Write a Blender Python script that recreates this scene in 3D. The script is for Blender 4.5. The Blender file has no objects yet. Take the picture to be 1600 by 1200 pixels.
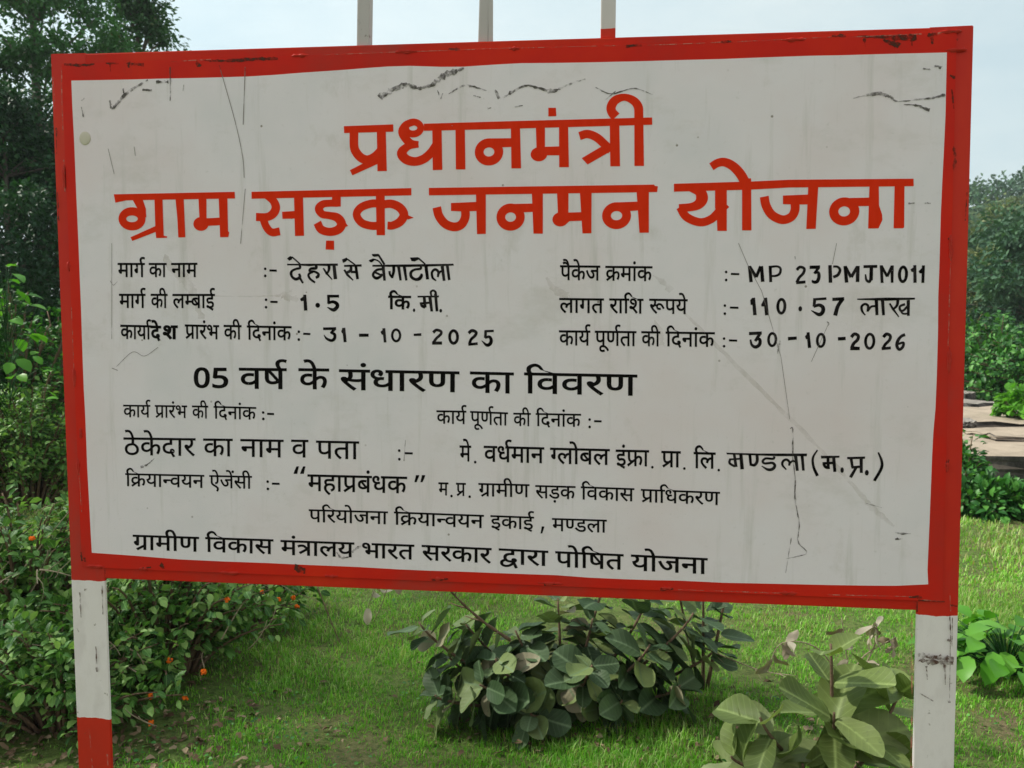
import bpy, bmesh, math, random
import numpy as np
from mathutils import Vector, Matrix
from mathutils.geometry import delaunay_2d_cdt
R = math.radians
rng = np.random.default_rng(7)
scene = bpy.context.scene
col = scene.collection

# ------------------------------------------------------------------ camera
EYE = np.array((0.0, 0.0, 1.55))
CR = np.array((0.999996, 0.000175, 0.002623)); CU = np.array((-0.002629, 0.066517, 0.997782)); CB = np.array((0.0, -0.997785, 0.066517))
cd = bpy.data.cameras.new('camera'); cam = bpy.data.objects.new('camera', cd); col.objects.link(cam)
cam.matrix_world = Matrix(((CR[0], CU[0], CB[0], EYE[0]), (CR[1], CU[1], CB[1], EYE[1]), (CR[2], CU[2], CB[2], EYE[2]), (0, 0, 0, 1)))
cd.sensor_width = 36.0; cd.lens = 36.0 * 1300 / 1600
cd.clip_start = 0.05; cd.clip_end = 900
cd.dof.use_dof = True; cd.dof.focus_distance = 1.75; cd.dof.aperture_fstop = 11.0
scene.camera = cam

# ------------------------------------------------------------------ daylight: a high hazy sun behind and left of the sign
SUN_AZ, SUN_EL = 74.0, 44.0            # degrees left of straight ahead, degrees above the horizon
sdir = np.array((-math.sin(R(SUN_AZ)) * math.cos(R(SUN_EL)), math.cos(R(SUN_AZ)) * math.cos(R(SUN_EL)), math.sin(R(SUN_EL))))
ld = bpy.data.lights.new('sun', 'SUN'); ld.energy = 5.0; ld.angle = R(2.5); ld.color = (1.0, 0.95, 0.86)
sun = bpy.data.objects.new('sun', ld); col.objects.link(sun)
sun.rotation_euler = Vector(-sdir).to_track_quat('-Z', 'Y').to_euler(); sun.location = (-8, 10, 14)
world = bpy.data.worlds.new('World'); scene.world = world; world.use_nodes = True
nt = world.node_tree; nt.nodes.clear()
def N(nt, kind, **kw):
    n = nt.nodes.new(kind)
    for k, v in kw.items():
        if k.startswith('i_'): n.inputs[k[2:].replace('_', ' ')].default_value = v
        else: setattr(n, k, v)
    return n
sky = N(nt, 'ShaderNodeTexSky', sky_type='NISHITA', sun_disc=False); sky.sun_elevation = R(SUN_EL); sky.sun_rotation = R(-SUN_AZ)
sky.air_density = 1.2; sky.dust_density = 3.0; sky.ozone_density = 1.0
tc = N(nt, 'ShaderNodeTexCoord'); bg = N(nt, 'ShaderNodeBackground'); bg.inputs['Strength'].default_value = 0.10
out = N(nt, 'ShaderNodeOutputWorld')
cloud = N(nt, 'ShaderNodeTexNoise'); cloud.inputs['Scale'].default_value = 2.2; cloud.inputs['Detail'].default_value = 7; cloud.inputs['Roughness'].default_value = 0.6
mp = N(nt, 'ShaderNodeMapping'); mp.inputs['Scale'].default_value = (1, 1, 2.6)
cr = N(nt, 'ShaderNodeValToRGB'); cr.color_ramp.elements[0].position = 0.36; cr.color_ramp.elements[1].position = 0.66
cr.color_ramp.elements[0].color = (7.0, 8.7, 9.2, 1); cr.color_ramp.elements[1].color = (9.0, 10.2, 10.2, 1)
dot = N(nt, 'ShaderNodeVectorMath', operation='DOT_PRODUCT'); dot.inputs[1].default_value = tuple(sdir)
glow = N(nt, 'ShaderNodeMapRange'); glow.inputs['From Min'].default_value = 0.2; glow.inputs['From Max'].default_value = 0.95; glow.inputs['To Min'].default_value = 0.98; glow.inputs['To Max'].default_value = 1.28
mul = N(nt, 'ShaderNodeVectorMath', operation='SCALE'); mix = N(nt, 'ShaderNodeMix', data_type='RGBA'); mix.inputs['Factor'].default_value = 0.82
L = nt.links.new
L(tc.outputs['Generated'], mp.inputs['Vector']); L(mp.outputs['Vector'], cloud.inputs['Vector']); L(cloud.outputs['Fac'], cr.inputs['Fac'])
back = N(nt, 'ShaderNodeVectorMath', operation='DOT_PRODUCT'); back.inputs[1].default_value = (0.25, -0.95, 0.2); L(tc.outputs['Generated'], back.inputs[0])
bk = N(nt, 'ShaderNodeMapRange'); bk.inputs['From Min'].default_value = -0.15; bk.inputs['From Max'].default_value = 0.6; L(back.outputs['Value'], bk.inputs['Value'])
warm = N(nt, 'ShaderNodeMix', data_type='RGBA'); warm.inputs['B'].default_value = (8.7, 8.3, 8.35, 1); L(bk.outputs['Result'], warm.inputs['Factor']); L(cr.outputs['Color'], warm.inputs['A'])
L(tc.outputs['Generated'], dot.inputs[0]); L(dot.outputs['Value'], glow.inputs['Value']); L(warm.outputs['Result'], mul.inputs[0]); L(glow.outputs['Result'], mul.inputs['Scale'])
L(sky.outputs['Color'], mix.inputs['A']); L(mul.outputs['Vector'], mix.inputs['B']); L(mix.outputs['Result'], bg.inputs['Color']); L(bg.outputs['Background'], out.inputs['Surface'])
vs = scene.view_settings
scene.display_settings.display_device = 'sRGB'
vs.view_transform = 'Standard'; vs.look = 'None'; vs.exposure = 0.0; vs.gamma = 1.0; vs.use_curve_mapping = False
scene.cycles.max_bounces = 8; scene.cycles.transparent_max_bounces = 8
scene.cycles.use_denoising = True

# ------------------------------------------------------------------ helpers
def ray(px, py):
    return (px - 800) / 1300 * CR - (py - 600) / 1300 * CU - CB
def G(px, py):                                   # the ground point seen at a pixel of the 1600 x 1200 photograph
    d = ray(px, py); t = -EYE[2] / d[2]; p = EYE + t * d; return np.array((p[0], p[1], 0.0))
def at(px, py, y):                               # the point at depth y
    d = ray(px, py); return EYE + d * (y / d[1])
def put(o, parent=None):
    col.objects.link(o)
    if parent is not None: o.parent = parent
    return o
def empty(name, loc=(0, 0, 0), rz=0.0):
    o = bpy.data.objects.new(name, None); o.location = loc; o.rotation_euler = (0, 0, rz); o.empty_display_size = 0.1
    return put(o)
def tag(o, label=None, cat=None, group=None, kind=None):
    for k, v in (('label', label), ('category', cat), ('group', group), ('kind', kind)):
        if v: o[k] = v
    return o
def mesh(name, V, F, mats, parent=None, smooth=False, midx=None, attr=None, more=None):
    me = bpy.data.meshes.new(name)
    V = np.asarray(V, np.float32)
    if isinstance(F, np.ndarray):
        n, k = F.shape
        me.vertices.add(len(V)); me.vertices.foreach_set('co', V.ravel())
        me.loops.add(n * k); me.loops.foreach_set('vertex_index', F.astype(np.int32).ravel())
        me.polygons.add(n); me.polygons.foreach_set('loop_start', np.arange(0, n * k, k, dtype=np.int32)); me.polygons.foreach_set('loop_total', np.full(n, k, np.int32))
        me.update(calc_edges=True)
    else:
        me.from_pydata([tuple(map(float, v)) for v in V], [], F)
    for m in (mats if isinstance(mats, (list, tuple)) else [mats]): me.materials.append(m)
    if midx is not None: me.polygons.foreach_set('material_index', np.asarray(midx, np.int32))
    if smooth: me.polygons.foreach_set('use_smooth', np.ones(len(me.polygons), bool))
    if attr is not None:
        a = me.attributes.new('var', 'FLOAT', 'POINT'); a.data.foreach_set('value', np.asarray(attr, np.float32))
    for k, v in (more or {}).items():
        a = me.attributes.new(k, 'FLOAT', 'POINT'); a.data.foreach_set('value', np.asarray(v, np.float32))
    return put(bpy.data.objects.new(name, me), parent)
def box(V, F, lo, hi):
    b = len(V); x0, y0, z0 = lo; x1, y1, z1 = hi
    V += [(x0, y0, z0), (x1, y0, z0), (x1, y1, z0), (x0, y1, z0), (x0, y0, z1), (x1, y0, z1), (x1, y1, z1), (x0, y1, z1)]
    F += [[b + i for i in q] for q in ((0, 3, 2, 1), (4, 5, 6, 7), (0, 1, 5, 4), (1, 2, 6, 5), (2, 3, 7, 6), (3, 0, 4, 7))]
def tube(V, F, P, r, n=6):
    P = np.asarray(P, float); r = np.broadcast_to(r, len(P)); b = len(V)
    T = np.gradient(P, axis=0); T /= np.linalg.norm(T, axis=1)[:, None] + 1e-9
    ref = np.array((0.31, 0.2, 0.93)) if abs(T[0] @ np.array((0.31, 0.2, 0.93))) < 0.9 else np.array((1.0, 0, 0))
    for i in range(len(P)):
        a = np.cross(T[i], ref); a /= np.linalg.norm(a); c = np.cross(T[i], a)
        for k in range(n):
            t = 2 * math.pi * k / n; V.append(P[i] + r[i] * (a * math.cos(t) + c * math.sin(t)))
    for i in range(len(P) - 1):
        for k in range(n): F.append([b + i * n + k, b + i * n + (k + 1) % n, b + (i + 1) * n + (k + 1) % n, b + (i + 1) * n + k])
    F.append([b + k for k in range(n)][::-1]); F.append([b + (len(P) - 1) * n + k for k in range(n)])
def mat(name, base=(0.5, 0.5, 0.5), rough=0.6, spec=0.5):
    m = bpy.data.materials.new(name); m.use_nodes = True; t = m.node_tree; p = t.nodes['Principled BSDF']
    p.inputs['Base Color'].default_value = (*base, 1); p.inputs['Roughness'].default_value = rough; p.inputs['Specular IOR Level'].default_value = spec
    return m, t, p
def noise(t, scale, detail=4, rough=0.55, vec=None, stretch=None):
    n = N(t, 'ShaderNodeTexNoise'); n.inputs['Scale'].default_value = scale; n.inputs['Detail'].default_value = detail; n.inputs['Roughness'].default_value = rough
    c = N(t, 'ShaderNodeTexCoord').outputs['Object'] if vec is None else vec
    if stretch:
        m = N(t, 'ShaderNodeMapping'); m.inputs['Scale'].default_value = stretch; t.links.new(c, m.inputs['Vector']); c = m.outputs['Vector']
    t.links.new(c, n.inputs['Vector']); return n.outputs['Fac']
def ramp(t, fac, *stops):
    r = N(t, 'ShaderNodeValToRGB'); e = r.color_ramp.elements
    while len(e) < len(stops): e.new(0.5)
    for k, (p, c) in enumerate(stops): e[k].position = p; e[k].color = (*c, 1) if len(c) == 3 else c
    t.links.new(fac, r.inputs['Fac']); return r.outputs['Color']
def blend(t, fac, a, b, mode='MIX'):
    m = N(t, 'ShaderNodeMix', data_type='RGBA', blend_type=mode)
    for s, v in (('Factor', fac), ('A', a), ('B', b)):
        if isinstance(v, (int, float)): m.inputs[s].default_value = v
        elif isinstance(v, tuple): m.inputs[s].default_value = (*v, 1)
        else: t.links.new(v, m.inputs[s])
    return m.outputs['Result']
def bump(t, p, fac, strength=0.3, dist=0.01):
    b = N(t, 'ShaderNodeBump'); b.inputs['Strength'].default_value = strength; b.inputs['Distance'].default_value = dist
    t.links.new(fac, b.inputs['Height']); t.links.new(b.outputs['Normal'], p.inputs['Normal'])
BW = ((0, 0, 0), (1, 1, 1))
def stops(a, b): return (a, BW[0]), (b, BW[1])

# ------------------------------------------------------------------ materials
def sign_white(name):
    m, t, p = mat(name, rough=0.5, spec=0.25)
    big = ramp(t, noise(t, 1.9, 5, 0.6), (0.30, (0.70, 0.70, 0.72)), (0.48, (0.80, 0.765, 0.79)), (0.70, (0.77, 0.69, 0.695)))
    streak = ramp(t, noise(t, 6, 4, 0.65, stretch=(4.5, 1, 0.35)), (0.56, (0, 0, 0)), (0.8, (1, 1, 1)))
    c = blend(t, streak, big, (0.60, 0.585, 0.56))
    smear = ramp(t, noise(t, 5, 6, 0.7, stretch=(1.6, 1, 1)), (0.6, (0, 0, 0)), (0.85, (0.8, 0.8, 0.8)))
    c = blend(t, smear, c, (0.52, 0.49, 0.44))
    v = N(t, 'ShaderNodeTexVoronoi'); v.inputs['Scale'].default_value = 26; v.inputs['Randomness'].default_value = 1
    t.links.new(N(t, 'ShaderNodeTexCoord').outputs['Object'], v.inputs['Vector'])
    speck = ramp(t, v.outputs['Distance'], (0.045, (1, 1, 1)), (0.075, (0, 0, 0)))
    pick = ramp(t, noise(t, 9, 2), *stops(0.54, 0.6))
    c = blend(t, blend(t, 1.0, speck, pick, 'MULTIPLY'), c, (0.28, 0.25, 0.22))
    dust = ramp(t, noise(t, 3.4, 7, 0.72, stretch=(1, 1, 1.6)), (0.55, (0, 0, 0)), (0.72, (0.55, 0.55, 0.55)))
    c = blend(t, dust, c, (0.58, 0.555, 0.52))
    fine = ramp(t, noise(t, 90, 3, 0.7), (0.62, (0, 0, 0)), (0.8, (0.5, 0.5, 0.5)))
    c = blend(t, fine, c, (0.54, 0.52, 0.49))
    t.links.new(c, p.inputs['Base Color']); bump(t, p, noise(t, 1.7, 3), 0.25, 0.03)
    return m
def red_paint(name, a=(0.60, 0.020, 0.010), b=(0.67, 0.030, 0.009), c=(0.48, 0.030, 0.018)):
    m, t, p = mat(name, rough=0.5, spec=0.09)
    k = ramp(t, noise(t, 4, 5, 0.6), (0.3, c), (0.5, a), (0.72, b))
    st = ramp(t, noise(t, 14, 5, 0.7, stretch=(1, 1, 0.25)), *stops(0.62, 0.85))
    k = blend(t, blend(t, 1.0, st, (0.5, 0.5, 0.5), 'MULTIPLY'), k, (0.22, 0.05, 0.035))
    ch = ramp(t, noise(t, 60, 4, 0.6), *stops(0.74, 0.77))
    k = blend(t, ch, k, (0.42, 0.22, 0.17))
    dk = ramp(t, noise(t, 26, 6, 0.75, stretch=(1, 1, 1.8)), *stops(0.665, 0.70)); k = blend(t, dk, k, (0.11, 0.03, 0.02))
    t.links.new(k, p.inputs['Base Color']); bump(t, p, noise(t, 9, 4), 0.12, 0.01)
    return m
def ink(name, base, var=0.35, worn=0.0):
    m, t, p = mat(name, base, 0.7, 0.03)
    d = tuple(min(1, v * (1 + var) + 0.006) for v in base)
    t.links.new(ramp(t, noise(t, 34, 4, 0.6, stretch=(1.6, 1, 0.5)), (0.42, base), (0.78, d)), p.inputs['Base Color'])
    if worn:                                     # tiny chips where the paint has come off the sheet
        tr = N(t, 'ShaderNodeBsdfTransparent'); ms = N(t, 'ShaderNodeMixShader'); o = t.nodes['Material Output']
        f = ramp(t, noise(t, 75, 5, 0.7), (worn - 0.05, (0, 0, 0)), (worn, (1, 1, 1)))
        t.links.new(f, ms.inputs['Fac']); t.links.new(tr.outputs[0], ms.inputs[1]); t.links.new(p.outputs[0], ms.inputs[2]); t.links.new(ms.outputs[0], o.inputs['Surface'])
    return m
def smudge(name, base, lo, hi, scale=55, amount=1.0):
    m, t, p = mat(name, base, 0.7, 0.2)
    tr = N(t, 'ShaderNodeBsdfTransparent'); ms = N(t, 'ShaderNodeMixShader'); o = t.nodes['Material Output']
    f = ramp(t, noise(t, scale, 5, 0.65), (lo, (0, 0, 0)), (hi, (amount, amount, amount)))
    t.links.new(f, ms.inputs['Fac']); t.links.new(tr.outputs[0], ms.inputs[1]); t.links.new(p.outputs[0], ms.inputs[2]); t.links.new(ms.outputs[0], o.inputs['Surface'])
    return m
def banded(name, edges, tone=1.0):
    # paint bands by height: edges = [(z below which the colour applies, is_red), ...] from the bottom up
    m, t, p = mat(name, rough=0.5, spec=0.2)
    tcn = N(t, 'ShaderNodeTexCoord'); sep = N(t, 'ShaderNodeSeparateXYZ'); t.links.new(tcn.outputs['Object'], sep.inputs[0])
    wob = N(t, 'ShaderNodeMath', operation='MULTIPLY_ADD'); t.links.new(noise(t, 22, 3, 0.6), wob.inputs[0]); wob.inputs[1].default_value = 0.012; t.links.new(sep.outputs['Z'], wob.inputs[2])
    white = ramp(t, noise(t, 8, 6, 0.65, stretch=(1, 1, 0.5)), (0.3, (0.62, 0.59, 0.57)), (0.5, (0.80, 0.775, 0.765)), (0.8, (0.71, 0.675, 0.65)))
    spot = ramp(t, noise(t, 38, 4, 0.6), *stops(0.66, 0.72)); white = blend(t, spot, white, (0.30, 0.27, 0.23)); white = blend(t, 1.0, white, (tone, tone, tone * 0.98), 'MULTIPLY')
    red = ramp(t, noise(t, 5, 5, 0.6), (0.3, (0.50, 0.03, 0.013)), (0.7, (0.62, 0.03, 0.011)))
    sc = ramp(t, noise(t, 40, 4, 0.6, stretch=(2.2, 1, 0.35)), *stops(0.70, 0.74)); red = blend(t, sc, red, (0.50, 0.20, 0.14))
    old = ramp(t, noise(t, 4, 6, 0.65, stretch=(1, 1, 0.4)), (0.3, (0.36, 0.055, 0.038)), (0.5, (0.56, 0.023, 0.011)), (0.75, (0.63, 0.040, 0.012)))
    c = None
    for z, isred in edges:
        if c is None: c = red if isred else white; z0 = z; continue
        g = N(t, 'ShaderNodeMath', operation='GREATER_THAN'); t.links.new(wob.outputs[0], g.inputs[0]); g.inputs[1].default_value = z0
        c = blend(t, g.outputs[0], c, (old if z == 9 else red) if isred else white); z0 = z
    t.links.new(c, p.inputs['Base Color']); bump(t, p, noise(t, 12, 4), 0.15, 0.008)
    return m
def leaf_mat(name, c0, c1, c2=None, rough=0.55, trans=0.25, odd=None, vein=False):
    m, t, p = mat(name, c0, rough, 0.22)
    a = N(t, 'ShaderNodeAttribute'); a.attribute_name = 'var'
    st = [(0.0, c0), (0.55, c1), (0.9, c2 or c1)]
    if odd: st += [(0.93, odd), (1.0, odd)]
    c = ramp(t, a.outputs['Fac'], *st)
    hs = N(t, 'ShaderNodeHueSaturation'); mr = N(t, 'ShaderNodeMapRange'); t.links.new(noise(t, 0.9 if not vein else 6, 3), mr.inputs['Value'])
    mr.inputs['From Min'].default_value = 0.3; mr.inputs['From Max'].default_value = 0.7; mr.inputs['To Min'].default_value = 0.72; mr.inputs['To Max'].default_value = 1.28
    t.links.new(mr.outputs['Result'], hs.inputs['Value']); t.links.new(c, hs.inputs['Color']); c = hs.outputs['Color']
    if vein:
        lt = N(t, 'ShaderNodeAttribute'); lt.attribute_name = 'along'; ls = N(t, 'ShaderNodeAttribute'); ls.attribute_name = 'across'
        ab = N(t, 'ShaderNodeMath', operation='ABSOLUTE'); t.links.new(ls.outputs['Fac'], ab.inputs[0])
        rib = ramp(t, ab.outputs[0], (0.0, (0.8, 0.8, 0.8)), (0.06, (0, 0, 0)))
        k = N(t, 'ShaderNodeMath', operation='MULTIPLY_ADD'); t.links.new(ab.outputs[0], k.inputs[0]); k.inputs[1].default_value = -0.55; t.links.new(lt.outputs['Fac'], k.inputs[2])
        k2 = N(t, 'ShaderNodeMath', operation='MULTIPLY'); t.links.new(k.outputs[0], k2.inputs[0]); k2.inputs[1].default_value = 7.0
        fr = N(t, 'ShaderNodeMath', operation='PINGPONG'); t.links.new(k2.outputs[0], fr.inputs[0]); fr.inputs[1].default_value = 0.5
        sv = ramp(t, fr.outputs[0], (0.0, (0.28, 0.28, 0.28)), (0.09, (0, 0, 0)))
        c = blend(t, blend(t, 1.0, rib, sv, 'ADD'), c, tuple(min(1, v * 1.7 + 0.04) for v in c1))
        spots = ramp(t, noise(t, 38, 5, 0.7), (0.60, (0, 0, 0)), (0.74, (0.6, 0.6, 0.6))); c = blend(t, spots, c, tuple(v * 0.55 + 0.03 for v in c0))
        bump(t, p, fr.outputs[0], 0.25, 0.004)
    t.links.new(c, p.inputs['Base Color'])
    tl = N(t, 'ShaderNodeBsdfTranslucent'); t.links.new(blend(t, 1.0, c, (1.5, 1.7, 0.7), 'MULTIPLY'), tl.inputs['Color'])
    ms = N(t, 'ShaderNodeMixShader'); ms.inputs['Fac'].default_value = trans; o = t.nodes['Material Output']
    t.links.new(p.outputs[0], ms.inputs[1]); t.links.new(tl.outputs[0], ms.inputs[2]); t.links.new(ms.outputs[0], o.inputs['Surface'])
    return m
def bark_mat(name, a, b, scale=30):
    m, t, p = mat(name, a, 0.85, 0.2)
    t.links.new(ramp(t, noise(t, scale, 5, 0.65, stretch=(1, 1, 0.3)), (0.3, a), (0.7, b)), p.inputs['Base Color']); bump(t, p, noise(t, scale * 1.6, 4), 0.5, 0.01)
    return m
def stone_mat(name, top):
    m, t, p = mat(name, top, 0.9, 0.2)
    c = ramp(t, noise(t, 3.5, 7, 0.68), (0.3, tuple(v * 0.62 for v in top)), (0.5, top), (0.72, tuple(v * 1.15 for v in top)))
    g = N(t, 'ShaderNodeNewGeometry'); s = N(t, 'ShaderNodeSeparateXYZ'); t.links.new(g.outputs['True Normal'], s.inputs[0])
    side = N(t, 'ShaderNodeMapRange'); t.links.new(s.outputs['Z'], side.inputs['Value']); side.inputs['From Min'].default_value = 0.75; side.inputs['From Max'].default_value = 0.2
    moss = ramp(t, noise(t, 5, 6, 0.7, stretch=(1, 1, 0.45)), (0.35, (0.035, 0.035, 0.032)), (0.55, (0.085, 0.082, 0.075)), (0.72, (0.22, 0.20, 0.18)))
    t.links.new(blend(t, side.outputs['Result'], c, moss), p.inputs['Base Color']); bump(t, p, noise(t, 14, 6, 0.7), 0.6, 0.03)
    return m
M_white = sign_white('sign_white'); M_red = red_paint('red_enamel'); M_title = ink('red_lettering', (0.72, 0.032, 0.006), 0.08, 0.30); M_black = ink('black_lettering', (0.005, 0.0045, 0.004), 0.35, 0.34); M_brush = ink('brush_black', (0.004, 0.0035, 0.0035), 9.0, 0.33); M_frame = red_paint('red_frame_enamel', (0.56, 0.023, 0.011), (0.63, 0.040, 0.012), (0.40, 0.050, 0.034))
M_scuff = smudge('dark_scuff', (0.09, 0.08, 0.07), 0.38, 0.60, 60, 0.92); M_scratch = smudge('fine_scratch', (0.20, 0.18, 0.16), 0.25, 0.5, 30, 0.85); M_stain = smudge('mud_stain', (0.46, 0.41, 0.32), 0.36, 0.74, 24, 0.26)
M_rust = smudge('rust', (0.075, 0.026, 0.014), 0.36, 0.58, 80, 0.9); M_scrape_glint = smudge('scraped_paint_and_glint', (0.58, 0.22, 0.16), 0.42, 0.58, 60, 0.75)
M_bead = red_paint('weld_red', (0.50, 0.03, 0.018), (0.62, 0.09, 0.06), (0.26, 0.03, 0.02))

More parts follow.
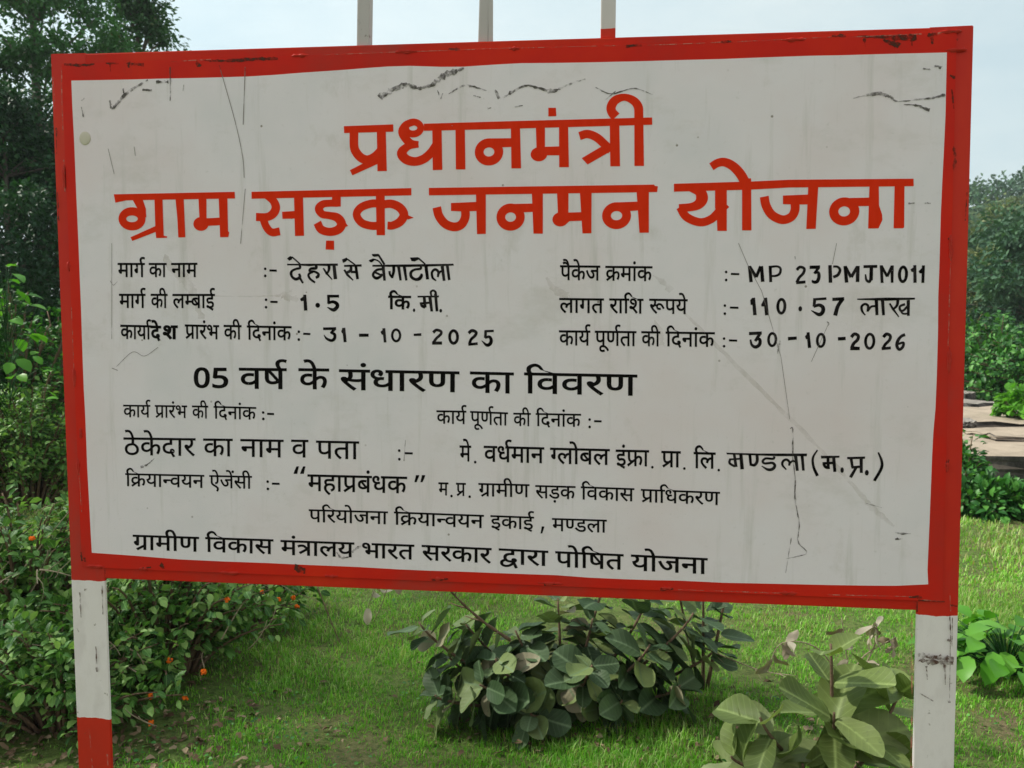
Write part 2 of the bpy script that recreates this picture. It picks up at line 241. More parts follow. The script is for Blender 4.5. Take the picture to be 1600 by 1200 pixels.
# ------------------------------------------------------------------ the signboard
# ---- the lettering, measured on the board in 0.1 mm from its centre: brush strokes (C curve, S straight, P patch, E dot, R ring)
INK={
'title1':[('P',[(-2916,3950),(-1899,3962),(-1896,3818),(-2911,3814)]),('C',[(-2706,3877,179),(-2709,3558,179),(-2663,3423,179),(-2557,3312,179),(-2428,3272,179),(-2278,3333,179),(-2159,3444,178)]),('P',[(-2237,3877),(-2053,3873),(-2038,3045),(-2231,3044)]),('P',[(-2801,3074),(-2483,3224),(-2224,3322),(-2161,3238),(-2225,3188),(-2748,2970)]),('R',(-1493,3881),152,118,137),('C',[(-1492,3993,125),(-1634,3949,150),(-1715,3824,167),(-1657,3690,167),(-1541,3579,156),(-1388,3558,125)]),('C',[(-1388,3558,125),(-1594,3525,146),(-1729,3399,196),(-1649,3274,188),(-1469,3222,175),(-1288,3267,175),(-1140,3383,175),(-1034,3524,174)]),('P',[(-1106,3872),(-917,3868),(-905,3048),(-1099,3045)]),('P',[(-638,3882),(-450,3878),(-438,3048),(-631,3051)]),('P',[(-1275,3961),(364,3970),(3220,3977),(3226,3838),(365,3823),(-1275,3821)]),('R',(34,3381),196,177,177),('P',[(13,3645),(481,3639),(481,3469),(278,3467),(75,3461)]),('P',[(469,3877),(650,3873),(674,3051),(483,3052)]),('P',[(962,3886),(1143,3882),(1146,3359),(981,3362)]),('E',(1027,3317),164,137),('P',[(1022,3458),(1513,3463),(1514,3288),(1166,3294),(1064,3240)]),('P',[(1418,3896),(1596,3892),(1618,3058),(1428,3058)]),('P',[(1208,4211),(1355,4207),(1366,4047),(1209,4045)]),('C',[(1821,3653,161),(1979,3689,161),(2162,3615,161),(2314,3480,161),(2437,3364,161)]),('P',[(1867,3225),(2224,3428),(2435,3474),(2427,3344),(1984,3102)]),('P',[(2407,3873),(2592,3869),(2615,3055),(2426,3058)]),('P',[(2878,4080),(3050,4076),(3077,3053),(2893,3056)]),('C',[(2524,4005,184),(2445,4101,176),(2434,4210,180),(2517,4327,168),(2687,4374,135),(2857,4308,155),(2951,4187,171),(2965,4038,171)])],
'title2':[('P',[(-7867,2665),(-5235,2678),(-5231,2543),(-7595,2537),(-7837,2491)]),('R',(-7480,2154),213,155,171),('P',[(-7452,2541),(-7228,2538),(-7169,2360),(-7165,2178),(-7306,2201),(-7352,2362)]),('P',[(-6976,2582),(-6799,2579),(-6792,1799),(-6713,1783),(-6725,1755),(-6958,1751),(-6972,1897)]),('P',[(-7525,1773),(-6969,2000),(-6961,1880),(-7486,1697)]),('P',[(-6518,2575),(-6337,2573),(-6321,1763),(-6475,1760),(-6487,2170)]),('P',[(-6018,2590),(-5845,2587),(-5852,2078),(-6003,2080)]),('E',(-5975,2032),165,141),('P',[(-5972,2143),(-5518,2159),(-5522,2004),(-5825,1992),(-5883,1929),(-5978,1919)]),('P',[(-5581,2584),(-5393,2581),(-5394,1882),(-5368,1850),(-5392,1759),(-5567,1756)]),('P',[(-4875,2673),(-1536,2698),(-1537,2554),(-4878,2532)]),('C',[(-4577,2601,129),(-4425,2494,162),(-4365,2361,181),(-4414,2235,181),(-4552,2159,164),(-4789,2161,165)]),('C',[(-4641,2139,160),(-4573,1958,160),(-4458,1847,160),(-4287,1865,160)]),('P',[(-4234,2260),(-3889,2277),(-3891,2120),(-4228,2117)]),('P',[(-3976,2582),(-3786,2580),(-3776,1771),(-3967,1767)]),('P',[(-3177,2592),(-2995,2589),(-2998,2350),(-3180,2352)]),('C',[(-3058,2417,145),(-3231,2420,141),(-3373,2403,149),(-3455,2314,175),(-3387,2202,154),(-3234,2173,149),(-3072,2127,179),(-2986,2005,188),(-3053,1891,179),(-3228,1844,165),(-3412,1894,171),(-3494,2031,171)]),('P',[(-3313,1669),(-3147,1667),(-3145,1482),(-3326,1488)]),('P',[(-2931,2067),(-2850,1958),(-2933,1931)]),('P',[(-2268,2600),(-2085,2597),(-2085,1767),(-2259,1768)]),('C',[(-2173,2397,160),(-2366,2400,161),(-2582,2324,161),(-2670,2185,161),(-2574,2026,161),(-2381,1959,161),(-2176,1957,161)]),('C',[(-2173,2370,160),(-1958,2392,168),(-1777,2314,177),(-1692,2174,181),(-1772,2034,177),(-1929,1959,160),(-2032,1960,156)]),('P',[(-1618,2167),(-1490,2109),(-1618,2073)]),('P',[(-1179,2696),(3279,2693),(3290,2669),(3350,2658),(3337,2549),(-1179,2548)]),('P',[(-732,2392),(-217,2406),(-196,2227),(-511,2223),(-732,2234)]),('C',[(-443,2275,175),(-444,2107,175),(-522,1964,175),(-669,1918,175),(-849,1982,175),(-975,2138,176),(-1021,2311,175)]),('P',[(-227,2580),(-28,2577),(-28,1774),(-206,1769)]),('R',(468,2099),195,180,175),('P',[(430,2356),(907,2360),(938,2197),(700,2190),(576,2242)]),('P',[(889,2584),(1108,2581),(1112,1767),(926,1769)]),('P',[(1387,2577),(1613,2574),(1616,2108),(1411,2110)]),('E',(1458,2043),158,138),('P',[(1458,2171),(1912,2181),(1913,2013),(1637,2006),(1545,1926),(1459,1927)]),('P',[(1837,2570),(2067,2567),(2070,1768),(1895,1764)]),('R',(2557,2103),196,175,172),('P',[(2499,2360),(2993,2369),(3005,2202),(2764,2185),(2642,2237)]),('P',[(2940,2574),(3177,2571),(3188,1768),(3007,1766)]),('P',[(3657,2703),(5115,2723),(5833,2745),(8106,2728),(8114,2589),(5837,2598),(5118,2569),(3659,2551)]),('C',[(3976,2632,159),(4146,2550,198),(4197,2420,228),(4140,2311,199),(4002,2253,159),(3760,2236,150)]),('C',[(3783,2256,160),(3906,2064,160),(4166,1958,159),(4383,2019,159),(4538,2177,158)]),('P',[(4440,2635),(4663,2631),(4679,1787),(4499,1789),(4478,2197),(4448,2218)]),('P',[(4653,2304),(4717,2244),(4656,2185)]),('P',[(4948,2785),(5118,2782),(5145,1792),(4968,1794)]),('C',[(4364,3016,154),(4481,3085,158),(4618,3097,165),(4777,3015,173),(4917,2865,181),(5014,2695,181)]),('P',[(5720,2448),(6207,2461),(6193,2274),(5961,2274),(5724,2285)]),('C',[(5946,2337,166),(5950,2169,166),(5880,2038,166),(5716,1990,167),(5519,2086,167),(5408,2265,167),(5371,2433,167)]),('P',[(6187,2628),(6372,2625),(6345,1810),(6170,1808)]),('R',(6862,2133),193,180,170),('P',[(6817,2384),(7321,2387),(7326,2230),(7060,2228),(6944,2284)]),('P',[(7311,2611),(7481,2608),(7497,2238),(7559,2062),(7566,1964),(7500,1808),(7310,1806)]),('P',[(7768,2623),(7947,2620),(7967,1823),(7945,1804),(7775,1806)])],
'hand_place':[('P',[(-4146,1204),(-3502,1203),(-3072,1204),(-3072,1159),(-3314,1154),(-3503,1164),(-3679,1152),(-3855,1168),(-4140,1172)]),('P',[(-4144,1311),(-4076,1362),(-4015,1342),(-4043,1290),(-4097,1265)]),('S',[(-4035,1342,29),(-3868,1198,29)]),('C',[(-3879,1179,48),(-3872,1120,53),(-3957,1098,45),(-4035,1062,51),(-4063,1004,59),(-4035,932,53),(-3961,890,59),(-3878,931,61),(-3891,1003,45)]),('S',[(-3885,931,53),(-3812,807,40)]),('C',[(-3530,1170,61),(-3535,1112,61),(-3639,1102,53),(-3667,1054,48),(-3559,1040,45),(-3485,995,53),(-3495,943,61),(-3540,917,48)]),('C',[(-3599,1034,40),(-3678,1002,48),(-3692,950,48),(-3649,885,48),(-3555,819,40)]),('C',[(-3260,1169,61),(-3258,1098,58),(-3282,1033,45),(-3330,987,32)]),('S',[(-3379,1111,32),(-3316,1013,45),(-3196,879,21)]),('S',[(-3155,1175,66),(-3126,887,74)]),('P',[(-2945,1174),(-2577,1185),(-2574,1139),(-2938,1135)]),('P',[(-2984,1284),(-2889,1322),(-2850,1290),(-2910,1238),(-2964,1215)]),('S',[(-2870,1290,29),(-2710,1175,29)]),('C',[(-2798,1144,53),(-2805,1063,61),(-2886,1018,53)]),('S',[(-2939,1077,40),(-2873,973,53),(-2754,862,24)]),('S',[(-2799,1031,50),(-2678,1030,50)]),('S',[(-2697,1149,58),(-2662,885,58)]),('P',[(-2353,1173),(-1582,1179),(-685,1187),(-676,1149),(-1188,1133),(-1648,1126),(-2351,1136)]),('P',[(-2362,1390),(-2222,1395),(-2205,1344),(-2309,1335),(-2349,1351)]),('S',[(-2226,1376,39),(-2100,1176,44)]),('P',[(-2427,1268),(-2336,1302),(-2272,1286),(-2363,1222),(-2403,1229)]),('C',[(-2309,1284,29),(-2223,1247,29),(-2154,1172,29)]),('S',[(-2131,1156,65),(-2100,853,52)]),('C',[(-2138,1086,47),(-2251,1073,50),(-2325,1009,52),(-2332,944,55),(-2266,902,60),(-2186,937,52),(-2146,989,45)]),('S',[(-2298,1022,42),(-2166,963,42)]),('C',[(-1910,1140,60),(-1911,1039,60),(-1947,904,47)]),('C',[(-1999,1046,47),(-1987,975,44),(-1941,911,39)]),('S',[(-1809,1144,63),(-1769,856,47)]),('S',[(-1694,1144,65),(-1650,855,47)]),('C',[(-1346,1133,47),(-1362,1088,49),(-1477,1073,47),(-1554,1018,57),(-1547,928,60),(-1465,877,57),(-1386,889,70),(-1340,947,65),(-1340,992,39)]),('S',[(-1247,1152,67),(-1213,876,62)]),('P',[(-1575,1314),(-1410,1322),(-1378,1281),(-1477,1236),(-1542,1243)]),('S',[(-1404,1306,34),(-1260,1180,31)]),('C',[(-1038,850,29),(-1108,907,47),(-1123,1017,49),(-1057,1074,52),(-992,1022,52),(-1005,920,41)]),('C',[(-1005,958,44),(-953,1029,44),(-887,1028,39)]),('S',[(-913,1140,65),(-875,846,54)]),('S',[(-809,1149,59),(-770,861,52)])],
'hand_length':[('S',[(-3779,572,64),(-3762,248,72)]),('P',[(-3881,487),(-3810,532),(-3795,447),(-3859,439)]),('E',(-3507,356),49,50),('S',[(-3055,542,56),(-3306,542,56)]),('S',[(-3275,558,56),(-3277,388,56)]),('C',[(-3290,397,48),(-3188,427,61),(-3105,388,74),(-3098,323,77),(-3177,261,72),(-3305,316,16)])],
'hand_unit':[('P',[(-1421,546),(-980,550),(-987,514),(-1421,512)]),('S',[(-1283,516,60),(-1268,310,65)]),('C',[(-1362,413,39),(-1330,342,57),(-1264,310,47)]),('S',[(-1375,391,44),(-1132,411,44)]),('S',[(-1167,516,68),(-1129,230,52)]),('S',[(-1052,586,62),(-1023,232,55)]),('C',[(-1138,545,39),(-1148,619,44),(-1101,653,42),(-1052,618,47),(-1049,541,57)]),('E',(-1495,254),24,36),('E',(-946,245),28,36)],
'hand_start':[('S',[(-3398,-125,56),(-3125,-118,56)]),('S',[(-3155,-128,59),(-3240,-218,51)]),('C',[(-3239,-201,48),(-3159,-240,61),(-3160,-322,64),(-3225,-365,61),(-3326,-326,48),(-3382,-250,13)]),('S',[(-2965,-104,69),(-2936,-396,61)]),('P',[(-3017,-174),(-2986,-104),(-2953,-206),(-3000,-217)]),('S',[(-2644,-254,64),(-2443,-253,63)]),('S',[(-2124,-110,61),(-2099,-399,55)]),('P',[(-2194,-184),(-2135,-132),(-2133,-245),(-2169,-240)]),('R',(-1869,-255),82,117,50),('S',[(-1504,-243,47),(-1347,-235,55)]),('C',[(-1104,-194,60),(-1035,-143,57),(-943,-172,55),(-950,-232,55),(-1042,-317,55),(-1102,-408,60)]),('S',[(-1126,-408,63),(-922,-407,63)]),('R',(-684,-283),81,127,60),('C',[(-378,-205,62),(-308,-153,65),(-226,-187,60),(-243,-249,60),(-328,-333,57),(-359,-424,60)]),('S',[(-383,-433,55),(-192,-414,54)]),('S',[(134,-158,46),(-42,-165,47)]),('S',[(-29,-148,54),(-38,-300,54)]),('C',[(-42,-297,44),(43,-277,57),(83,-345,67),(56,-422,70),(-15,-441,60),(-113,-352,10)])],
'hand_code':[('S',[(5120,1112,59),(5160,800,64)]),('S',[(5125,1103,56),(5254,893,61)]),('S',[(5334,1104,61),(5254,896,56)]),('S',[(5349,1107,61),(5378,806,68)]),('S',[(5512,1113,58),(5530,799,54)]),('C',[(5509,1091,44),(5647,1099,41),(5708,1053,44),(5692,958,49),(5621,919,44),(5537,917,39)]),('C',[(6012,1030,56),(6070,1086,53),(6151,1054,51),(6137,968,53),(6059,880,53),(6020,788,56)]),('S',[(6008,785,56),(6181,800,56)]),('S',[(6251,1079,63),(6444,1084,63)]),('S',[(6413,1062,53),(6340,959,46)]),('C',[(6350,971,41),(6415,977,53),(6429,891,63),(6396,806,65),(6330,800,56),(6303,833,29)]),('S',[(6628,1119,63),(6646,783,65)]),('C',[(6688,1092,41),(6771,1085,43),(6817,1023,50),(6778,932,58),(6694,890,53)]),('S',[(6907,1102,58),(6945,785,65)]),('S',[(6910,1094,55),(7024,886,55)]),('S',[(7134,1089,57),(7028,889,58)]),('S',[(7145,1101,65),(7146,795,65)]),('S',[(7248,1087,55),(7499,1091,55)]),('S',[(7393,1081,64),(7392,827,67)]),('C',[(7388,845,55),(7358,800,53),(7306,839,43),(7288,942,26)]),('S',[(7571,1111,55),(7598,777,53)]),('S',[(7580,1090,48),(7688,896,48)]),('S',[(7767,1092,50),(7686,898,50)]),('S',[(7770,1106,62),(7781,779,48)]),('R',(7974,939),64,138,57),('S',[(8183,1111,54),(8198,778,59)]),('P',[(8107,1032),(8164,1071),(8170,978),(8126,986)]),('S',[(8340,1105,54),(8340,775,52)]),('P',[(8256,993),(8312,1055),(8319,954),(8276,954)])],
'hand_cost':[('S',[(5210,498,61),(5246,162,66)]),('P',[(5151,452),(5190,499),(5205,365),(5160,359)]),('S',[(5435,498,66),(5472,162,73)]),('P',[(5358,362),(5414,478),(5423,328),(5369,330)]),('R',(5740,334),67,133,56),('E',(6096,285),34,50),('S',[(6579,481,48),(6333,465,48)]),('S',[(6362,477,56),(6354,328,56)]),('C',[(6345,325,51),(6443,358,61),(6516,315,70),(6518,229,73),(6448,175,68),(6302,254,12)]),('S',[(6690,465,63),(6909,477,63)]),('C',[(6874,462,67),(6795,334,70),(6750,156,75)]),('P',[(7146,480),(7686,498),(8210,495),(8202,461),(7688,437),(7152,456)]),('C',[(7308,163,22),(7250,236,41),(7235,327,46),(7293,376,46),(7353,340,46),(7348,230,41)]),('C',[(7347,242,43),(7410,324,43),(7492,337,41)]),('S',[(7502,449,62),(7523,164,55)]),('S',[(7615,449,60),(7644,163,50)]),('C',[(7898,459,55),(7884,352,50),(7817,273,36)]),('S',[(7748,388,31),(7810,285,43),(7926,130,19)]),('C',[(8030,373,48),(7940,333,43),(7946,260,45),(8004,254,43),(8089,352,40)]),('C',[(7946,254,26),(8000,194,36),(8094,194,33)]),('S',[(8086,449,60),(8098,151,48)])],
'hand_finish':[('S',[(5141,-196,61),(5382,-183,61)]),('S',[(5344,-205,59),(5260,-342,54)]),('C',[(5268,-311,49),(5344,-304,56),(5348,-398,66),(5277,-456,64),(5201,-417,49),(5170,-311,32)]),('R',(5583,-310),70,122,51),('S',[(5880,-292,68),(6044,-279,59)]),('S',[(6253,-167,56),(6289,-468,61)]),('P',[(6197,-245),(6254,-175),(6253,-291),(6221,-306)]),('R',(6497,-322),67,121,51),('S',[(6814,-292,65),(6957,-283,65)]),('C',[(7060,-258,63),(7118,-197,60),(7188,-230,58),(7178,-307,60),(7106,-383,60),(7076,-470,65)]),('S',[(7049,-470,77),(7223,-475,63)]),('R',(7404,-335),77,137,53),('C',[(7651,-256,60),(7708,-197,62),(7777,-228,55),(7768,-307,55),(7691,-395,55),(7655,-473,55)]),('S',[(7628,-477,55),(7796,-460,55)]),('C',[(8049,-206,60),(7979,-239,55),(7923,-319,60),(7905,-417,58),(7952,-490,55),(8015,-440,53),(8021,-361,48),(7925,-386,41)])],
'hand_town':[('P',[(4750,-2538),(5371,-2543),(6295,-2526),(6291,-2579),(5738,-2589),(4769,-2573)]),('S',[(4907,-2571,50),(4947,-2818,58)]),('C',[(4832,-2655,43),(4822,-2744,48),(4922,-2809,45)]),('S',[(4820,-2671,38),(5048,-2652,37)]),('S',[(5034,-2568,62),(5067,-2862,68)]),('S',[(5206,-2565,57),(5231,-2786,50)]),('C',[(5231,-2767,50),(5302,-2772,57),(5350,-2695,57),(5344,-2572,57)]),('C',[(5677,-2594,45),(5654,-2642,45),(5514,-2638,45),(5457,-2693,47),(5497,-2737,45),(5638,-2724,50),(5689,-2777,55),(5647,-2845,60),(5555,-2856,52),(5437,-2789,15)]),('C',[(5909,-2852,25),(5834,-2762,45),(5844,-2686,47),(5910,-2653,47),(5966,-2702,45),(5959,-2772,40)]),('C',[(5961,-2740,37),(6020,-2680,40),(6081,-2690,37)]),('S',[(6078,-2574,64),(6120,-2869,54)]),('S',[(6202,-2571,57),(6235,-2863,49)]),('C',[(6489,-2453,27),(6409,-2605,42),(6423,-2781,49),(6502,-2962,59)]),('P',[(6556,-2565),(6911,-2558),(6902,-2596),(6564,-2621)]),('S',[(6690,-2612,54),(6704,-2823,57)]),('S',[(6590,-2715,49),(6824,-2698,49)]),('C',[(6609,-2727,49),(6658,-2789,57),(6713,-2794,44)]),('S',[(6798,-2598,61),(6829,-2876,57)]),('E',(6963,-2839),32,54),('P',[(7049,-2580),(7387,-2564),(7382,-2609),(7056,-2624)]),('S',[(7126,-2617,54),(7157,-2785,49)]),('S',[(7313,-2607,61),(7324,-2886,54)]),('S',[(7139,-2782,51),(7330,-2763,51)]),('S',[(7228,-2777,49),(7124,-2978,59)]),('E',(7426,-2880),36,54),('C',[(7627,-2480,29),(7695,-2643,49),(7692,-2793,56),(7571,-3036,54)])],
'scuff':[('C',[(-2180,4489,135),(-1882,4648,89),(-1608,4728,116),(-1381,4652,71),(-1109,4723,71),(-837,4898,115),(-456,5016,35)]),('C',[(-771,4531,18),(-434,4682,40),(-9,4575,18)]),('S',[(156,4580,35),(236,4404,79)]),('C',[(303,4416,70),(547,4556,48),(812,4648,35),(1252,4528,61),(1558,4627,35),(1928,4745,22)]),('C',[(2125,4577,13),(2429,4446,26),(2859,4536,21),(3225,4412,17)]),('S',[(2322,4337,26),(2515,4494,13)]),('S',[(-277,4483,22),(-129,4444,22)]),('S',[(5,4224,26),(81,4239,13)]),('S',[(548,4245,31),(703,4267,13)]),('S',[(-996,4611,18),(-965,4510,18)]),('S',[(-893,4543,18),(-929,4435,18)]),('C',[(6969,4242,12),(7394,4322,57),(7638,4249,41),(7782,4163,24),(8323,4207,32),(8625,4256,57)]),('C',[(7885,4103,12),(8127,4080,33),(8351,3980,57)]),('S',[(8204,4759,24),(8337,4722,32)]),('S',[(8415,4794,36),(8551,4781,16)]),('S',[(8462,4800,16),(8520,4750,36)]),('S',[(8026,2269,33),(8139,2272,16)]),('S',[(8317,2269,33),(8430,2264,16)]),('C',[(-7893,4580,34),(-7837,4424,42),(-7530,4712,67),(-7051,4982,21)]),('S',[(-7592,4823,34),(-7567,4632,51)]),('S',[(-7170,4784,42),(-6970,4766,34)]),('S',[(-6870,4925,50),(-6602,4929,67)]),('S',[(-6560,5229,29),(-6577,4546,21)]),('S',[(-6276,4860,12),(-6296,4740,21)]),('S',[(-8528,4474,17),(-8482,4260,26)]),('S',[(-8515,4596,17),(-8447,4643,17)]),('C',[(5962,-2041,12),(6014,-2062,22),(6024,-2581,22),(6084,-3053,22),(6087,-3434,25),(6181,-3908,19),(6169,-4275,19),(6333,-4496,16),(5945,-4624,13)]),('S',[(6036,-4199,16),(5946,-4906,9)]),('S',[(7986,-4050,49),(8281,-4054,6)]),('S',[(7996,-4166,43),(8124,-4162,12)]),('S',[(8070,-1595,27),(8152,-1590,12)]),('S',[(7423,-3479,9),(7724,-3557,9)]),('S',[(-7438,-3077,63),(-7274,-3005,21),(-7127,-2882,11)]),('S',[(5969,1290,12),(5979,1235,24)]),('C',[(6600,45,15),(6637,-7,24),(6597,-59,12)]),('S',[(5731,-334,18),(5713,-458,43),(5686,-582,15)]),('C',[(-2839,-4766,34),(-2701,-4660,48),(-2598,-4606,20)]),('C',[(-3165,-4776,21),(-3063,-4892,41),(-2875,-4869,20)]),('S',[(-1686,-2396,10),(-1722,-2827,13)])],
'scratch':[('C',[(-5509,5230,14),(-5193,4090,14),(-5049,3383,14),(-5023,2959,14)]),('S',[(-4959,5173,16),(-5024,4026,17)]),('S',[(-5006,2736,12),(-5127,1619,13)]),('S',[(-7959,3602,11),(-7843,3087,11)]),('S',[(-7386,3632,11),(-7365,3447,11)]),('S',[(4904,1549,9),(5079,1149,9),(5362,624,9),(5754,-644,9),(5949,-1859,9)]),('S',[(6738,1534,9),(6672,1140,9)]),('S',[(6609,-53,8),(6328,-733,8)]),('S',[(-7940,1654,9),(-8003,-357,9)]),('C',[(-7913,-932,10),(-7546,-625,10),(-7281,-708,10),(-6974,-521,10)]),('C',[(-8001,870,10),(-7932,780,10),(-7841,853,10)]),('S',[(-8022,-967,14),(-7887,-1017,14)])],
'stain':[('C',[(-6800,1380,102),(-6648,1147,157),(-6340,848,204),(-6172,582,170),(-6009,84,136)]),('C',[(-5702,548,14),(-5027,541,27),(-4375,553,34),(-4170,579,201),(-4018,497,167),(-3916,480,47)]),('C',[(3654,472,43),(4313,-215,68),(5280,-1178,80),(6460,-2353,74),(7328,-3309,74),(7637,-3647,110),(7973,-3921,31)]),('C',[(1187,902,32),(1332,696,127),(1523,569,158),(1619,506,95)]),('C',[(3276,941,25),(3495,784,93),(3652,628,124)]),('C',[(3319,65,31),(3447,-186,94),(3466,-438,94)])],
'row_place':[('E',(-4612,1104),27,27),('E',(-4614,960),27,29),('S',[(-4523,1071,43),(-4366,1065,43)])],
'row_length':[('E',(-4605,470),27,28),('E',(-4608,316),27,29),('S',[(-4514,428,43),(-4359,423,43)])],
'row_start':[('E',(-3915,-187),27,28),('E',(-3918,-348),27,29),('S',[(-3823,-229,43),(-3671,-234,43)])],
'row_begin':[('E',(-4709,-1870),28,28),('E',(-4708,-2004),28,30),('S',[(-4623,-1896,44),(-4474,-1899,44)])],
'row_complete':[('E',(2068,-1921),25,27),('E',(2069,-2069),25,28),('S',[(2157,-1952,41),(2306,-1955,41)])],
'row_contractor':[('E',(-1821,-2617),27,28),('E',(-1819,-2796),27,29),('S',[(-1704,-2668,43),(-1537,-2670,43)])],
'row_agency':[('E',(-4637,-3324),28,28),('E',(-4635,-3477),28,30),('S',[(-4545,-3364,44),(-4378,-3365,44)]),('E',(-734,-3535),25,28),('E',(-359,-3539),25,28)],
'row_package':[('E',(4682,997),24,26),('E',(4685,842),24,27),('S',[(4774,959,39),(4932,954,39)])],
'row_cost':[('E',(4670,347),24,26),('E',(4673,191),24,27),('S',[(4768,309,39),(4930,304,39)])],
'row_finish':[('E',(4667,-295),24,26),('E',(4670,-444),24,27),('S',[(4762,-329,40),(4919,-334,39)])],
'row_firm':[('E',(-244,-2825),25,28),('E',(3319,-2857),24,27),('E',(3946,-2870),24,27),('E',(4614,-2888),24,27)],
}
